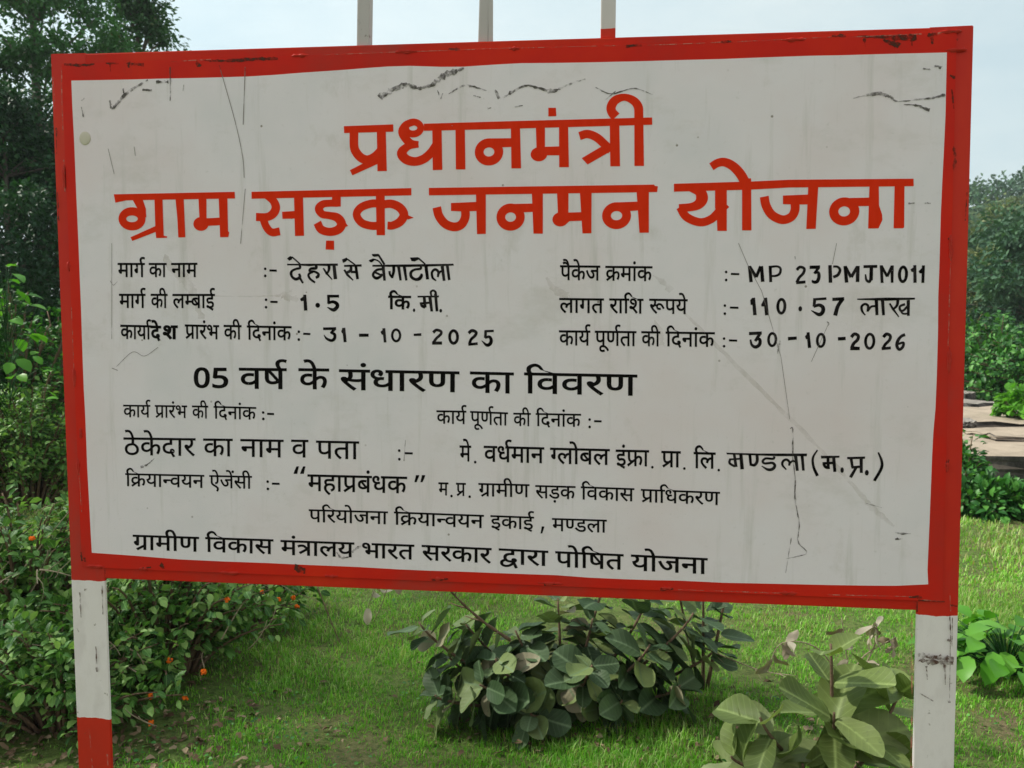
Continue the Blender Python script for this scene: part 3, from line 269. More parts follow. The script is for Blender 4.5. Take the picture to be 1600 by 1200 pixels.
# glyph outlines (font units) and where each printed word sits on the board
GLYPH=[
'509,551 509,0 428,0 428,250 207,250 207,213 205,193 201,177 192,166 182,157 171,153 159,151 146,152 133,157 119,164 105,173 92,183 80,196 69,209 59,223 50,237 44,251 40,265 39,278 41,289 45,300 52,308 64,315 80,320 100,321 126,321 126,551 0,551 0,622 612,622 612,551/428,551 207,551 207,321 428,321',
'170,551 170,0 89,0 89,551 0,551 0,622 273,622 273,551',
'208,551 208,234 207,218 202,204 196,193 186,185 174,180 160,178 143,180 125,187 106,199 89,214 74,231 60,250 49,270 43,289 41,308 43,322 47,335 54,345 66,353 82,357 102,359 127,359 127,551 0,551 0,622 578,622 578,551 474,551 474,0 393,0 393,551',
'-190,615 -203,639 -215,663 -226,688 -234,713 -238,738 -240,762 -235,803 -220,836 -196,862 -163,881 -127,892 -85,896 -64,895 -45,893 -26,890 -9,885 7,879 21,872 -1,806 -13,812 -25,817 -37,821 -50,824 -64,826 -78,827 -103,825 -123,817 -139,804 -151,788 -158,769 -160,747 -158,725 -154,704 -146,682 -136,661 -123,638 -108,615',
'777,551 452,551 452,349 486,377 525,393 569,399 610,394 645,381 675,358 698,326 711,286 716,239 714,208 709,175 701,141 689,107 672,73 651,39 579,80 595,102 608,127 620,154 629,182 634,210 636,237 634,266 627,289 616,307 602,320 584,327 562,330 526,322 489,298 452,258 452,0 371,0 371,174 354,161 334,148 312,136 286,126 258,120 226,118 195,120 166,126 138,137 112,152 90,171 71,194 57,222 49,254 46,290 52,340 70,382 101,417 141,443 189,459 244,464 260,464 277,462 296,460 313,458 328,456 339,454 333,381 321,384 308,386 292,388 277,390 262,391 249,391 213,388 183,379 159,365 141,345 131,321 127,292 130,260 141,234 158,214 179,199 202,191 228,188 256,190 282,197 306,209 329,224 350,241 371,260 371,551 0,551 0,622 777,622',
'0,622 569,622 569,551 466,551 466,0 385,0 385,298 204,298 204,244 202,227 198,213 190,202 180,194 167,190 153,188 137,190 120,197 102,209 85,224 70,241 56,260 45,280 39,299 37,318 38,332 43,345 50,355 62,363 78,367 98,369 385,369 385,551 0,551',
'-185,615 -195,638 -204,660 -211,682 -216,704 -219,726 -220,748 -215,789 -201,824 -178,854 -146,878 -107,891 -61,896 -23,893 10,883 39,868 64,845 87,815 108,778 127,734 145,682 163,622 273,622 273,551 170,551 170,0 89,0 89,551 0,551 0,622 87,622 68,685 49,736 28,776 5,803 -23,820 -57,825 -82,822 -102,814 -118,800 -130,782 -137,760 -139,733 -138,711 -135,691 -129,672 -122,653 -114,634 -105,615',
'0,551 0,622 693,622 693,551 589,551 589,0 508,0 508,355 504,356 499,356 494,356 478,355 462,351 445,344 429,334 413,319 397,300 382,276 369,245 356,208 279,232 288,261 299,288 311,313 295,324 279,334 263,342 246,348 228,352 209,353 184,350 164,343 148,330 136,313 128,294 126,271 128,246 136,222 148,198 164,175 185,151 210,126 239,100 272,71 309,40 255,-12 217,21 182,53 149,84 119,114 94,145 73,176 57,207 48,240 45,275 48,308 56,337 70,362 87,382 108,398 131,410 156,419 180,424 204,426 233,424 259,420 284,412 308,400 332,387 354,370 396,401 444,420 499,426 502,426 505,426 508,426 508,551',
'207,321 428,321 428,250 207,250 207,213 205,193 201,177 192,166 182,157 171,153 159,151 146,152 133,157 119,164 105,173 92,183 80,196 69,209 59,223 50,237 44,251 40,265 39,278 41,289 45,300 52,308 64,315 80,320 100,321 126,321 126,551 0,551 0,622 364,622 364,551 207,551',
'585,551 482,551 482,0 401,0 401,165 382,153 360,143 336,132 308,124 276,120 241,118 205,120 171,127 140,139 113,155 90,174 71,198 57,224 49,254 46,286 53,339 73,383 106,418 151,444 204,459 265,464 275,464 286,463 299,462 312,461 325,460 338,459 351,458 361,456 369,454 363,385 349,388 334,390 318,392 301,394 285,395 268,395 255,395 242,394 230,392 365,224 377,234 389,244 401,256 401,551 0,551 0,622 585,622/127,287 131,255 142,229 160,210 184,195 212,187 242,184 254,184 265,185 276,187 287,189 298,192 308,195 168,370 145,348 132,321',
'271,222 252,221 232,219 213,215 194,210 177,204 161,197 131,217 105,239 82,263 64,290 54,319 50,352 51,370 54,386 60,400 67,413 76,424 87,433 103,443 121,451 141,458 164,462 190,464 221,465 314,465 314,551 0,551 0,622 505,622 505,551 395,551 395,394 211,394 192,394 178,393 167,391 159,389 151,385 145,381 137,372 132,361 130,347 132,332 136,318 144,306 154,296 164,286 174,277 206,286 239,292 275,294 322,290 363,277 398,256 425,228 442,194 447,154 442,114 429,80 406,52 374,30 335,14 289,4 309,-4 329,-12 350,-19 371,-26 393,-33 415,-40 382,-110 345,-92 308,-74 273,-56 239,-37 207,-18 176,1 139,4 108,10 82,18 63,30 52,46 48,65 50,79 54,91 62,102 72,110 85,114 101,116 115,115 128,111 142,106 158,97 175,85 194,70 203,69 211,68 219,68 262,70 298,77 328,88 349,105 362,126 366,153 363,173 355,190 342,204 323,214 299,220/293,615 280,639 268,663 258,688 249,713 245,738 243,762 248,803 263,836 288,862 320,881 356,892 398,896 419,895 438,893 457,890 474,885 490,879 504,872 482,806 470,812 458,817 446,821 433,824 419,826 405,827 380,825 360,817 344,804 332,788 325,769 323,747 324,725 329,704 336,682 347,661 360,638 375,615',
'89,551 0,551 0,622 80,622 72,637 66,653 60,669 56,686 54,705 53,724 59,773 79,814 111,849 154,875 206,891 240,896 286,888 327,862 366,820 400,763 432,695 704,615 620,615 365,731 309,801 249,824 227,821 203,811 174,794 152,772 138,746 134,714 135,695 138,677 144,662 150,647 157,634 165,622 273,622 273,551 170,551 170,0 89,0',
'595,622 595,551 491,551 491,0 410,0 410,179 390,167 368,157 343,146 316,138 286,134 253,132 197,139 148,159 108,192 75,237 52,291 38,353 76,363 106,375 130,390 147,407 157,430 160,457 159,475 155,493 148,509 141,524 132,538 123,551 0,551 0,622/129,301 144,271 160,247 180,228 202,214 228,206 259,203 291,205 320,212 346,224 370,239 391,256 410,274 410,551 211,551 227,516 237,481 240,445 228,381 191,333',
'413,-58 399,-35 386,-12 373,11 361,33 351,54 342,73 334,72 325,71 316,70 307,69 297,68 287,68 259,69 231,73 202,78 175,87 149,98 124,112 102,130 83,151 68,176 56,204 48,236 46,272 48,300 53,325 62,348 73,367 86,385 102,401 126,419 153,433 183,443 216,450 252,455 290,456 295,456 295,551 0,551 0,622 534,622 534,551 376,551 376,385 327,385 291,384 260,382 234,378 211,372 191,365 173,355 159,344 148,331 138,317 132,301 127,282 126,262 130,229 144,200 166,174 197,155 237,144 287,140 291,140 295,140 299,140 303,140 307,140 312,141 309,154 307,165 306,176 308,197 315,214 327,226 341,234 357,238 373,240 399,237 421,229 438,216 451,199 458,181 461,162 459,142 455,126 446,112 436,102 424,93 410,86 419,70 428,53 438,36 450,18 464,-2 480,-24',
'-169,615 -183,664 -197,705 -210,740 -225,767 -240,788 -256,804 -274,815 -293,821 -315,823 -329,823 -342,821 -354,818 -365,815 -375,812 -385,809 -409,882 -382,890 -351,894 -318,896 -284,893 -252,885 -224,870 -199,850 -175,820 -154,784 -133,737 -113,681 -94,615',
'122,189 100,191 80,197 64,206 50,220 43,236 40,255 42,273 48,287 58,299 71,307 86,312 104,314 116,313 129,311 142,306 156,300 172,290 191,276 222,290 250,309 273,335 291,366 301,402 305,443 302,478 292,508 276,532 254,551 228,562 199,566 180,565 165,560 153,552 145,542 140,530 138,516 139,506 142,495 148,484 156,472 169,463 186,454 208,447 236,442 270,440 253,370 196,378 149,394 112,418 87,447 71,480 66,517 70,549 82,577 102,600 129,618 163,628 204,632 235,630 264,622 292,610 318,594 340,572 358,546 373,516 381,480 384,440 380,395 369,353 350,312 324,276 292,246 254,221 284,194 313,165 341,134 368,103 392,73 414,43 350,-1 317,44 286,84 258,118 230,147 204,172 179,194 161,191 142,190/591,551 591,0 510,0 510,551 421,551 421,622 695,622 695,551',
'45,53 214,153 180,162 152,175 128,194 113,213 100,234 91,258 84,285 80,318 79,358 79,551 0,551 0,622 583,622 583,551 479,551 479,0 398,0 398,193 92,-13/398,551 160,551 160,369 160,344 161,322 163,304 165,289 169,276 172,266 177,256 183,248 190,240 208,227 232,220 262,217 288,219 313,225 337,236 360,249 380,264 398,280',
'395,42 341,-12 302,21 265,54 230,87 197,120 166,151 138,181 113,209 92,234 75,256 62,275 53,292 46,305 43,317 41,329 40,340 42,352 47,364 55,376 67,385 83,391 104,393 120,392 134,388 148,382 159,373 171,362 181,349 205,363 224,380 238,399 248,420 254,443 256,468 255,483 254,498 251,514 247,528 243,540 239,551 0,551 0,622 424,622 424,551 320,551 329,525 334,494 336,458 334,423 326,392 314,365 298,341 278,319 254,300 227,284 198,268 167,254 199,219 233,183 272,146 312,110 353,75',
'-185,772 -183,787 -178,801 -168,813 -157,822 -144,828 -130,830 -115,828 -102,822 -91,813 -82,801 -77,787 -75,772 -77,757 -82,743 -91,731 -102,722 -115,716 -130,714 -144,716 -157,722 -168,731 -178,743 -183,757',
'174,632 198,631 220,627 240,622 259,613 276,601 291,586 302,572 312,554 320,533 327,507 331,475 332,437 332,321 533,321 533,551 402,551 402,622 717,622 717,551 614,551 614,0 533,0 533,250 332,250 332,213 330,193 326,177 318,166 307,157 296,153 283,151 270,152 257,157 243,164 229,173 216,183 204,196 193,209 183,223 175,237 169,251 165,265 164,278 166,289 170,300 178,308 189,315 204,320 224,321 253,321 253,426 252,455 251,479 248,498 244,514 239,527 232,538 216,555 195,565 169,568 152,567 139,562 128,555 120,545 116,534 114,521 117,504 124,489 138,478 157,469 184,463 218,460 210,389 163,396 124,408 90,426 66,450 51,481 46,520 50,556 63,584 84,606 111,620 141,629',
'571,551 467,551 467,0 387,0 387,165 368,153 347,143 324,132 297,124 267,120 233,118 198,120 166,127 137,139 111,155 89,174 70,198 57,224 49,254 46,286 52,339 72,383 104,418 146,444 196,459 255,464 264,464 275,463 288,462 300,461 313,460 326,459 337,458 346,456 354,454 349,381 336,384 321,386 306,388 290,390 274,391 259,391 221,388 188,379 162,364 143,343 131,318 127,287 131,256 141,231 158,212 181,199 206,191 235,188 268,191 298,198 324,210 348,226 369,242 387,260 387,551 0,551 0,622 571,622',
'593,622 593,551 489,551 489,0 408,0 408,191 387,180 365,170 341,160 315,152 286,148 254,146 228,148 204,152 182,160 161,169 143,181 128,194 113,213 100,234 91,258 84,285 80,318 79,358 79,551 0,551 0,622/408,551 205,551 408,287/189,240 207,227 232,220 262,217 279,218 296,221 313,225 329,231 345,237 360,245 159,507 159,369 159,344 160,322 162,304 164,289 168,276 172,266 176,256 182,248',
'587,551 587,0 506,0 506,266 487,261 467,257 448,254 428,252 405,251 380,251 352,252 322,254 292,258 262,264 236,270 212,277 198,269 183,261 167,253 196,218 228,182 264,146 301,110 340,75 380,42 326,-12 289,21 254,54 220,87 189,120 160,151 133,181 109,209 89,234 73,256 60,275 51,292 46,305 42,317 41,329 40,340 42,352 47,364 55,376 67,385 83,391 104,393 120,392 134,388 148,382 159,373 171,362 181,350 194,364 203,380 210,398 214,418 216,438 217,458 217,477 215,495 212,512 209,527 205,540 201,551 0,551 0,622 691,622 691,551/369,322 394,322 418,324 440,326 462,329 484,334 506,339 506,551 281,551 285,539 289,526 293,511 296,495 297,477 298,458 297,431 294,407 288,385 281,365 272,348 262,333 297,327 333,323',
'630,551 526,551 526,0 445,0 445,150 424,137 401,126 378,116 351,109 319,104 283,103 235,108 193,121 158,144 132,173 116,209 111,251 112,269 115,286 120,303 127,319 136,334 148,348 119,362 93,380 72,402 55,427 45,458 42,493 47,531 60,564 83,592 113,614 147,628 187,632 220,629 250,620 276,604 295,583 307,559 311,531 307,500 293,471 271,443 210,482 217,489 222,496 226,504 228,511 230,519 230,526 229,536 226,545 220,554 212,562 200,566 184,568 166,566 150,558 136,546 125,530 118,511 116,489 118,469 123,452 132,438 143,426 156,416 172,409 188,404 205,400 223,397 244,401 265,404 288,405 296,405 304,405 312,404 321,403 328,403 333,402 326,332 322,333 317,333 312,333 306,333 302,333 298,333 267,331 241,324 220,312 204,297 194,277 191,254 194,229 204,209 220,193 240,182 264,175 292,173 326,175 356,183 382,194 405,210 426,226 445,245 445,551 383,551 383,622 630,622',
'634,551 634,0 553,0 553,551 420,551 420,321 419,294 416,271 412,250 405,231 396,214 385,198 370,183 352,170 331,160 307,152 281,148 251,146 194,153 149,172 114,205 104,222 95,241 88,263 83,288 80,318 79,352 79,551 0,551 0,622 737,622 737,551/249,217 280,221 304,231 321,249 328,261 332,274 336,288 337,305 339,327 339,353 339,551 160,551 160,353 160,329 162,308 164,291 167,276 172,263 178,251 186,241 195,233 206,226 218,221 232,218',
'479,551 479,0 398,0 398,191 378,179 357,168 335,159 311,152 284,147 254,146 228,148 204,152 182,160 161,169 143,181 128,194 113,213 100,234 91,258 84,285 80,318 79,358 79,551 0,551 0,622 583,622 583,551/398,551 160,551 160,369 160,344 161,322 163,304 165,289 169,276 172,266 177,256 183,248 190,240 208,227 233,220 263,217 289,219 314,225 338,236 360,249 380,264 398,280',
'-63,-245 -80,-251 -98,-257 -116,-262 -135,-265 -154,-267 -173,-268 -219,-264 -259,-250 -290,-228 -314,-200 -328,-165 -333,-126 -328,-90 -313,-58 -287,-29 -253,-7 -211,7 -162,11 -114,8 -70,-1 -31,-17 5,-38 38,-62 68,-90 96,-122 121,-154 145,-189 83,-228 47,-177 10,-135 -27,-101 -66,-77 -109,-62 -156,-57 -187,-59 -213,-66 -233,-76 -247,-91 -256,-108 -259,-128 -256,-151 -248,-168 -234,-181 -217,-189 -198,-194 -178,-196 -161,-195 -145,-194 -130,-190 -116,-186 -102,-181 -88,-175',
'481,551 481,0 400,0 400,328 291,328 254,327 223,325 200,322 180,317 164,309 150,299 137,284 129,263 126,237 130,205 142,173 163,142 191,111 227,77 271,40 217,-12 187,15 159,41 132,68 107,95 86,123 68,151 55,180 48,211 45,242 46,265 51,286 58,305 68,323 80,338 93,351 114,366 137,378 163,388 193,394 230,398 272,399 400,399 400,551 0,551 0,622 584,622 584,551',
'600,551 371,551 371,414 420,391 462,362 495,328 519,288 534,245 539,198 535,154 524,116 506,84 482,58 452,37 418,20 380,9 340,2 297,0 227,6 166,25 115,56 77,99 54,152 46,216 50,258 61,296 80,328 105,356 135,379 170,397 207,410 246,417 287,420 290,420 290,551 0,551 0,622 600,622/293,72 338,75 377,86 411,102 437,127 453,159 458,200 455,231 445,260 429,286 407,311 378,331 343,349 308,349 262,346 221,337 187,321 170,309 155,294 142,276 133,257 128,235 126,210 131,167 147,133 174,106 208,87 248,76',
'208,551 208,234 207,218 202,204 196,193 186,185 174,180 160,178 143,180 125,187 106,199 89,214 74,231 60,250 49,270 43,289 41,308 43,322 47,335 54,345 66,353 82,357 102,359 127,359 127,551 0,551 0,622 296,622 296,551',
'170,551 170,0 89,0 89,551 0,551 0,622 273,622 273,551/90,615 76,664 62,705 48,740 34,767 19,788 3,804 -15,815 -34,821 -56,823 -70,823 -83,821 -95,818 -106,815 -116,812 -126,809 -150,882 -123,890 -92,894 -59,896 -25,893 7,885 34,870 60,850 84,820 106,784 126,737 146,681 165,615',
'271,222 252,221 232,219 213,215 194,210 177,204 161,197 131,217 105,239 82,263 64,290 54,319 50,352 51,370 54,386 60,400 67,413 76,424 87,433 103,443 121,451 141,458 164,462 190,464 221,465 314,465 314,551 0,551 0,622 505,622 505,551 395,551 395,394 211,394 192,394 178,393 167,391 159,389 151,385 145,381 137,372 132,361 130,347 132,332 136,318 144,306 154,296 164,286 174,277 206,286 239,292 275,294 322,290 363,277 398,256 425,228 442,194 447,154 442,114 429,80 406,52 374,30 335,14 289,4 309,-4 329,-12 350,-19 371,-26 393,-33 415,-40 382,-110 345,-92 308,-74 273,-56 239,-37 207,-18 176,1 139,4 108,10 82,18 63,30 52,46 48,65 50,79 54,91 62,102 72,110 85,114 101,116 115,115 128,111 142,106 158,97 175,85 194,70 203,69 211,68 219,68 262,70 298,77 328,88 349,105 362,126 366,153 363,173 355,190 342,204 323,214 299,220',
'44,53 204,154 174,163 148,178 125,198 110,218 98,239 90,262 84,288 80,318 79,354 79,551 0,551 0,622 786,622 786,551 460,551 460,349 477,364 495,376 514,386 534,393 555,398 578,399 619,394 654,381 684,358 707,326 720,286 725,239 723,208 718,175 710,141 698,107 681,73 660,39 588,80 604,102 617,127 629,154 638,182 643,210 645,237 643,266 636,289 625,307 610,320 592,327 570,330 534,322 498,298 460,257 460,0 379,0 379,194 376,192 374,190 371,189 91,-12/160,551 160,360 161,327 163,300 166,281 171,266 178,252 188,240 204,227 224,220 248,217 274,219 299,225 321,234 342,246 361,261 379,278 379,551',
'46,53 174,127 140,138 110,156 83,180 62,210 50,247 46,290 52,340 70,382 101,417 141,443 189,459 244,464 260,464 277,462 296,460 313,458 328,456 339,454 333,381 321,384 308,386 292,388 277,390 262,391 249,391 213,388 183,379 159,365 141,345 131,321 127,292 130,260 141,234 158,214 179,199 202,191 228,188 256,190 282,197 306,209 329,224 350,241 371,260 371,551 0,551 0,622 777,622 777,551 452,551 452,350 469,364 487,376 506,386 525,393 546,398 569,399 610,394 645,381 675,358 698,326 711,286 716,239 714,208 709,175 701,141 689,107 672,73 651,39 579,80 595,102 608,127 620,154 629,182 634,210 636,237 634,266 627,289 616,307 602,320 584,327 562,330 544,328 526,322 508,312 489,297 471,280 452,258 452,0 371,0 371,173 365,169 359,165 353,160 346,155 339,151 331,146 93,-12',
'0,622 373,622 373,551 0,551/204,298 204,244 202,227 198,213 190,202 180,194 167,190 153,188 137,190 120,197 102,209 85,224 70,241 56,260 45,280 39,299 37,318 38,332 43,345 50,355 62,363 78,367 98,369 385,369 385,298',
'568,551 474,551 474,380 473,348 471,321 466,299 460,280 452,262 441,246 411,219 372,201 323,192 307,266 321,269 333,272 344,276 354,280 363,285 370,292 377,301 383,310 388,322 391,336 392,355 393,380 393,551 160,551 160,353 160,324 161,299 163,278 166,260 170,244 176,230 184,218 194,206 206,196 221,185 239,173 260,160 370,98 408,74 438,52 460,30 474,6 483,-22 486,-53 484,-79 479,-104 470,-128 459,-150 449,-169 439,-184 367,-142 376,-128 384,-114 392,-100 398,-85 402,-70 403,-55 402,-43 399,-32 395,-22 388,-12 377,-1 363,10 344,23 320,38 290,56 203,106 178,122 156,137 136,154 120,171 106,190 95,212 86,240 81,274 79,316 79,551 0,551 0,622 568,622/394,615 380,664 366,705 352,740 338,767 323,788 307,804 289,815 270,821 248,823 234,823 221,821 209,818 198,815 188,812 178,809 154,882 181,890 212,894 245,896 279,893 311,885 338,870 364,850 388,820 410,784 430,737 450,681 469,615',
'653,551 653,0 572,0 572,370 435,370 410,370 391,371 378,373 400,352 420,329 436,303 448,276 456,247 458,218 456,189 449,163 438,141 422,122 404,107 384,95 360,87 336,82 310,80 275,83 242,94 209,110 177,135 147,169 117,212 88,264 59,327 31,401 102,426 133,344 165,276 198,222 232,184 268,161 306,153 326,155 344,161 358,170 370,184 377,203 379,227 376,256 365,283 348,310 327,335 301,357 273,377 302,441 572,441 572,551 0,551 0,622 757,622 757,551',
'-169,615 -183,664 -197,705 -210,740 -225,767 -240,788 -256,804 -274,815 -293,821 -315,823 -329,823 -342,821 -354,818 -365,815 -375,812 -385,809 -409,882 -382,890 -351,894 -318,896 -284,893 -252,885 -224,870 -199,850 -175,820 -154,784 -133,737 -113,681 -94,615/-113,821 -111,836 -106,850 -96,862 -85,871 -72,877 -58,879 -43,877 -30,871 -18,862 -9,850 -4,836 -2,821 -4,806 -9,792 -18,780 -30,771 -43,765 -58,763 -72,765 -85,771 -96,780 -106,792 -111,806',
'321,69 344,77 363,87 380,98 393,112 400,128 403,148 400,172 390,191 374,208 351,219 319,227 280,229 238,226 202,216 174,200 154,179 142,154 138,124 139,104 143,84 150,64 160,44 176,22 196,0 224,-26 259,-56 302,-89 248,-142 192,-96 145,-51 108,-9 80,34 64,80 58,130 60,154 65,177 74,198 85,216 99,233 115,248 103,261 92,276 82,292 75,310 70,330 69,352 70,370 73,386 79,400 86,413 95,424 106,433 122,443 140,451 158,458 179,462 203,464 229,465 361,465 361,551 0,551 0,622 546,622 546,551 442,551 442,394 230,394 211,394 197,393 186,391 178,389 170,385 164,381 156,372 151,361 149,347 150,334 153,322 159,312 166,302 174,292 183,284 215,293 249,298 284,300 327,298 365,291 396,279 423,264 444,245 460,224 472,202 479,178 481,153 477,117 466,85 447,57 421,34 388,16 348,2',
'172,-24 125,43 393,205 393,551 208,551 208,234 207,218 202,204 196,193 186,185 174,180 160,178 143,180 125,187 106,199 89,214 74,231 60,250 49,270 43,289 41,308 43,322 47,335 54,345 66,353 82,357 102,359 127,359 127,551 0,551 0,622 578,622 578,551 474,551 474,0 393,0 393,122',
'358,222 339,221 319,219 300,215 281,210 264,204 248,197 218,217 192,239 169,263 151,290 141,319 137,352 138,370 141,386 147,400 154,413 163,424 174,433 190,443 208,451 228,458 251,462 277,464 308,465 401,465 401,551 0,551 0,622 592,622 592,551 482,551 482,394 298,394 279,394 265,393 254,391 246,389 238,385 232,381 224,372 219,361 217,347 219,332 223,318 231,306 241,296 251,286 261,277 293,286 326,292 362,294 409,290 450,277 485,256 512,228 529,194 534,154 529,112 512,75 485,44 447,19 397,5 337,0 274,5 215,20 162,44 112,76 66,114 25,158 86,207 124,166 163,132 202,106 244,88 289,78 337,74 401,83 440,109 453,152 450,173 442,191 428,204 410,214 386,220/257,-134 259,-119 264,-105 274,-93 285,-84 298,-78 312,-76 327,-78 340,-84 351,-93 360,-105 365,-119 367,-134 365,-150 360,-164 351,-176 340,-185 327,-190 312,-192 298,-190 285,-185 274,-176 264,-164 259,-150',
'251,146 194,153 149,172 114,205 104,222 95,241 88,263 83,288 80,318 79,352 79,551 0,551 0,622 481,622 481,551 420,551 420,321 419,294 416,271 412,250 405,231 396,214 385,198 370,183 352,170 331,160 307,152 281,148/249,217 280,221 304,231 321,249 328,261 332,274 336,288 337,305 339,327 339,353 339,551 160,551 160,353 160,329 162,308 164,291 167,276 172,263 178,251 186,241 195,233 206,226 218,221 232,218',
'358,222 339,221 319,219 300,215 281,210 264,204 248,197 218,217 192,239 169,263 151,290 141,319 137,352 138,370 141,386 147,400 154,413 163,424 174,433 190,443 208,451 228,458 251,462 277,464 308,465 401,465 401,551 0,551 0,622 592,622 592,551 482,551 482,394 298,394 279,394 265,393 254,391 246,389 238,385 232,381 224,372 219,361 217,347 219,332 223,318 231,306 241,296 251,286 261,277 293,286 326,292 362,294 409,290 450,277 485,256 512,228 529,194 534,154 529,112 512,75 485,44 447,19 397,5 337,0 274,5 215,20 162,44 112,76 66,114 25,158 86,207 124,166 163,132 202,106 244,88 289,78 337,74 401,83 440,109 453,152 450,173 442,191 428,204 410,214 386,220',
'127,65 80,132 326,281 299,314 275,339 254,358 232,370 208,378 181,380 162,379 143,376 124,372 104,365 81,356 55,343 27,417 50,427 74,436 98,444 123,451 150,455 179,456 205,455 229,450 251,444 272,433 293,420 314,402 335,381 358,356 382,326 382,551 0,551 0,622 566,622 566,551 463,551 463,0 382,0 382,234',
'227,-125 191,-123 159,-116 129,-104 103,-89 81,-70 64,-48 50,-24 43,3 40,33 44,70 55,103 73,132 98,155 128,174 163,187 154,213 148,241 146,272 148,300 153,325 162,348 173,367 186,385 202,401 226,419 253,433 284,443 316,450 352,455 390,456 395,456 395,551 0,551 0,622 634,622 634,551 476,551 476,385 427,385 391,384 360,382 334,378 311,372 291,365 273,355 247,331 232,300 227,262 231,229 245,200 266,174 298,155 339,144 390,140 393,140 396,140 399,140 403,140 407,140 411,141 408,154 407,165 406,176 408,197 415,214 427,226 441,234 457,238 473,240 499,237 521,229 538,216 551,199 558,181 561,162 559,142 553,125 544,112 532,100 517,91 501,83 585,-138 516,-166 459,-6 430,-37 397,-64 362,-90 323,-109 278,-121/119,34 123,5 134,-19 152,-36 176,-47 201,-54 229,-56 257,-54 284,-48 309,-37 332,-23 354,-7 374,11 394,31 411,51 428,72 421,71 415,71 409,70 403,70 398,70 394,70 362,71 329,76 296,83 265,94 236,108 210,127 185,119 164,108 145,94 131,77 122,57',
'-179,615 -197,639 -213,659 -228,674 -243,684 -258,692 -272,698 -287,701 -303,702 -320,703 -333,702 -347,700 -361,697 -375,693 -389,688 -402,682 -428,751 -412,757 -396,763 -380,767 -363,770 -345,772 -326,773 -297,771 -270,763 -246,752 -224,735 -204,716 -187,692 -183,694 -196,726 -209,753 -222,774 -235,792 -249,805 -263,815 -279,822 -296,826 -316,827 -331,827 -344,825 -356,823 -366,820 -376,817 -386,813 -409,882 -382,890 -351,894 -318,896 -284,893 -252,885 -224,870 -199,850 -175,820 -154,784 -133,737 -113,681 -94,615',
'498,159 460,163 427,176 398,198 376,227 362,261 358,300 358,302 358,303 358,304 348,309 336,314 324,318 312,322 298,324 284,326 268,311 251,298 232,286 211,274 190,264 167,254 199,219 233,183 272,146 312,110 353,75 395,42 341,-12 302,21 265,54 230,87 197,120 166,151 138,181 113,209 92,234 75,256 62,275 53,292 46,305 43,317 41,329 40,340 42,352 47,364 55,376 67,385 83,391 104,393 120,392 134,388 148,382 159,373 171,362 181,349 205,363 224,380 238,399 248,420 254,443 256,468 255,483 254,498 251,514 247,528 243,540 239,551 0,551 0,622 801,622 801,551 320,551 329,525 334,494 336,458 335,434 331,411 325,390 343,385 361,380 378,373 392,391 408,406 428,419 452,429 479,435 510,437 549,434 585,425 618,410 647,389 675,364 700,336 723,303 744,269 764,232 701,198 671,250 641,293 611,326 580,350 547,364 512,369 486,367 465,359 449,348 438,332 431,316 429,298 431,276 438,258 450,246 465,237 482,232 500,230 510,230 520,231 530,232 539,235 550,238 561,242 585,175 569,169 553,165 538,162 524,160 510,159',
'275,-10 205,1 148,33 104,88 73,161 54,251 48,358 51,432 58,498 70,556 89,606 113,648 143,682 180,706 224,720 275,725 346,714 403,682 448,628 479,556 498,465 504,358 502,285 494,219 482,160 463,110 439,68 408,34 371,10 327,-5/275,66 320,74 356,98 382,138 400,194 410,268 414,358 410,447 400,520 382,576 356,617 320,641 275,649 230,641 195,617 169,576 152,520 141,447 138,358 141,269 152,196 169,139 195,98 230,74',
'238,-10 205,-9 173,-6 142,0 113,7 87,17 64,29 64,113 80,104 97,95 116,88 137,81 158,76 180,72 201,68 221,67 240,66 288,70 328,82 360,103 385,132 399,171 404,219 399,262 385,298 361,326 328,347 286,359 236,363 218,363 198,361 176,358 156,356 138,353 123,350 79,378 106,714 443,714 443,633 183,633 164,428 176,431 190,433 208,435 226,437 246,438 266,438 308,435 347,428 382,414 414,396 442,373 464,344 481,311 492,272 495,229 488,160 466,101 429,54 378,18 315,-3',
'90,484 83,495 93,531 106,570 120,611 136,652 152,691 169,729 236,729 226,688 217,646 208,602 200,560 193,520 187,484/278,484 271,495 281,531 294,570 308,611 324,652 340,691 357,729 424,729 414,688 405,646 396,602 388,560 381,520 375,484',
'415,729 422,718 412,682 400,643 385,602 369,561 353,522 336,484 269,484 278,524 288,566 297,610 306,654 313,693 318,729/227,729 234,718 224,682 212,643 197,602 181,561 165,522 148,484 81,484 90,524 100,566 109,610 118,654 125,693 130,729',
'46,-129 56,-89 65,-47 74,-3 83,40 90,80 95,116 192,116 199,105 189,69 177,30 162,-11 146,-52 130,-91 113,-129',
]
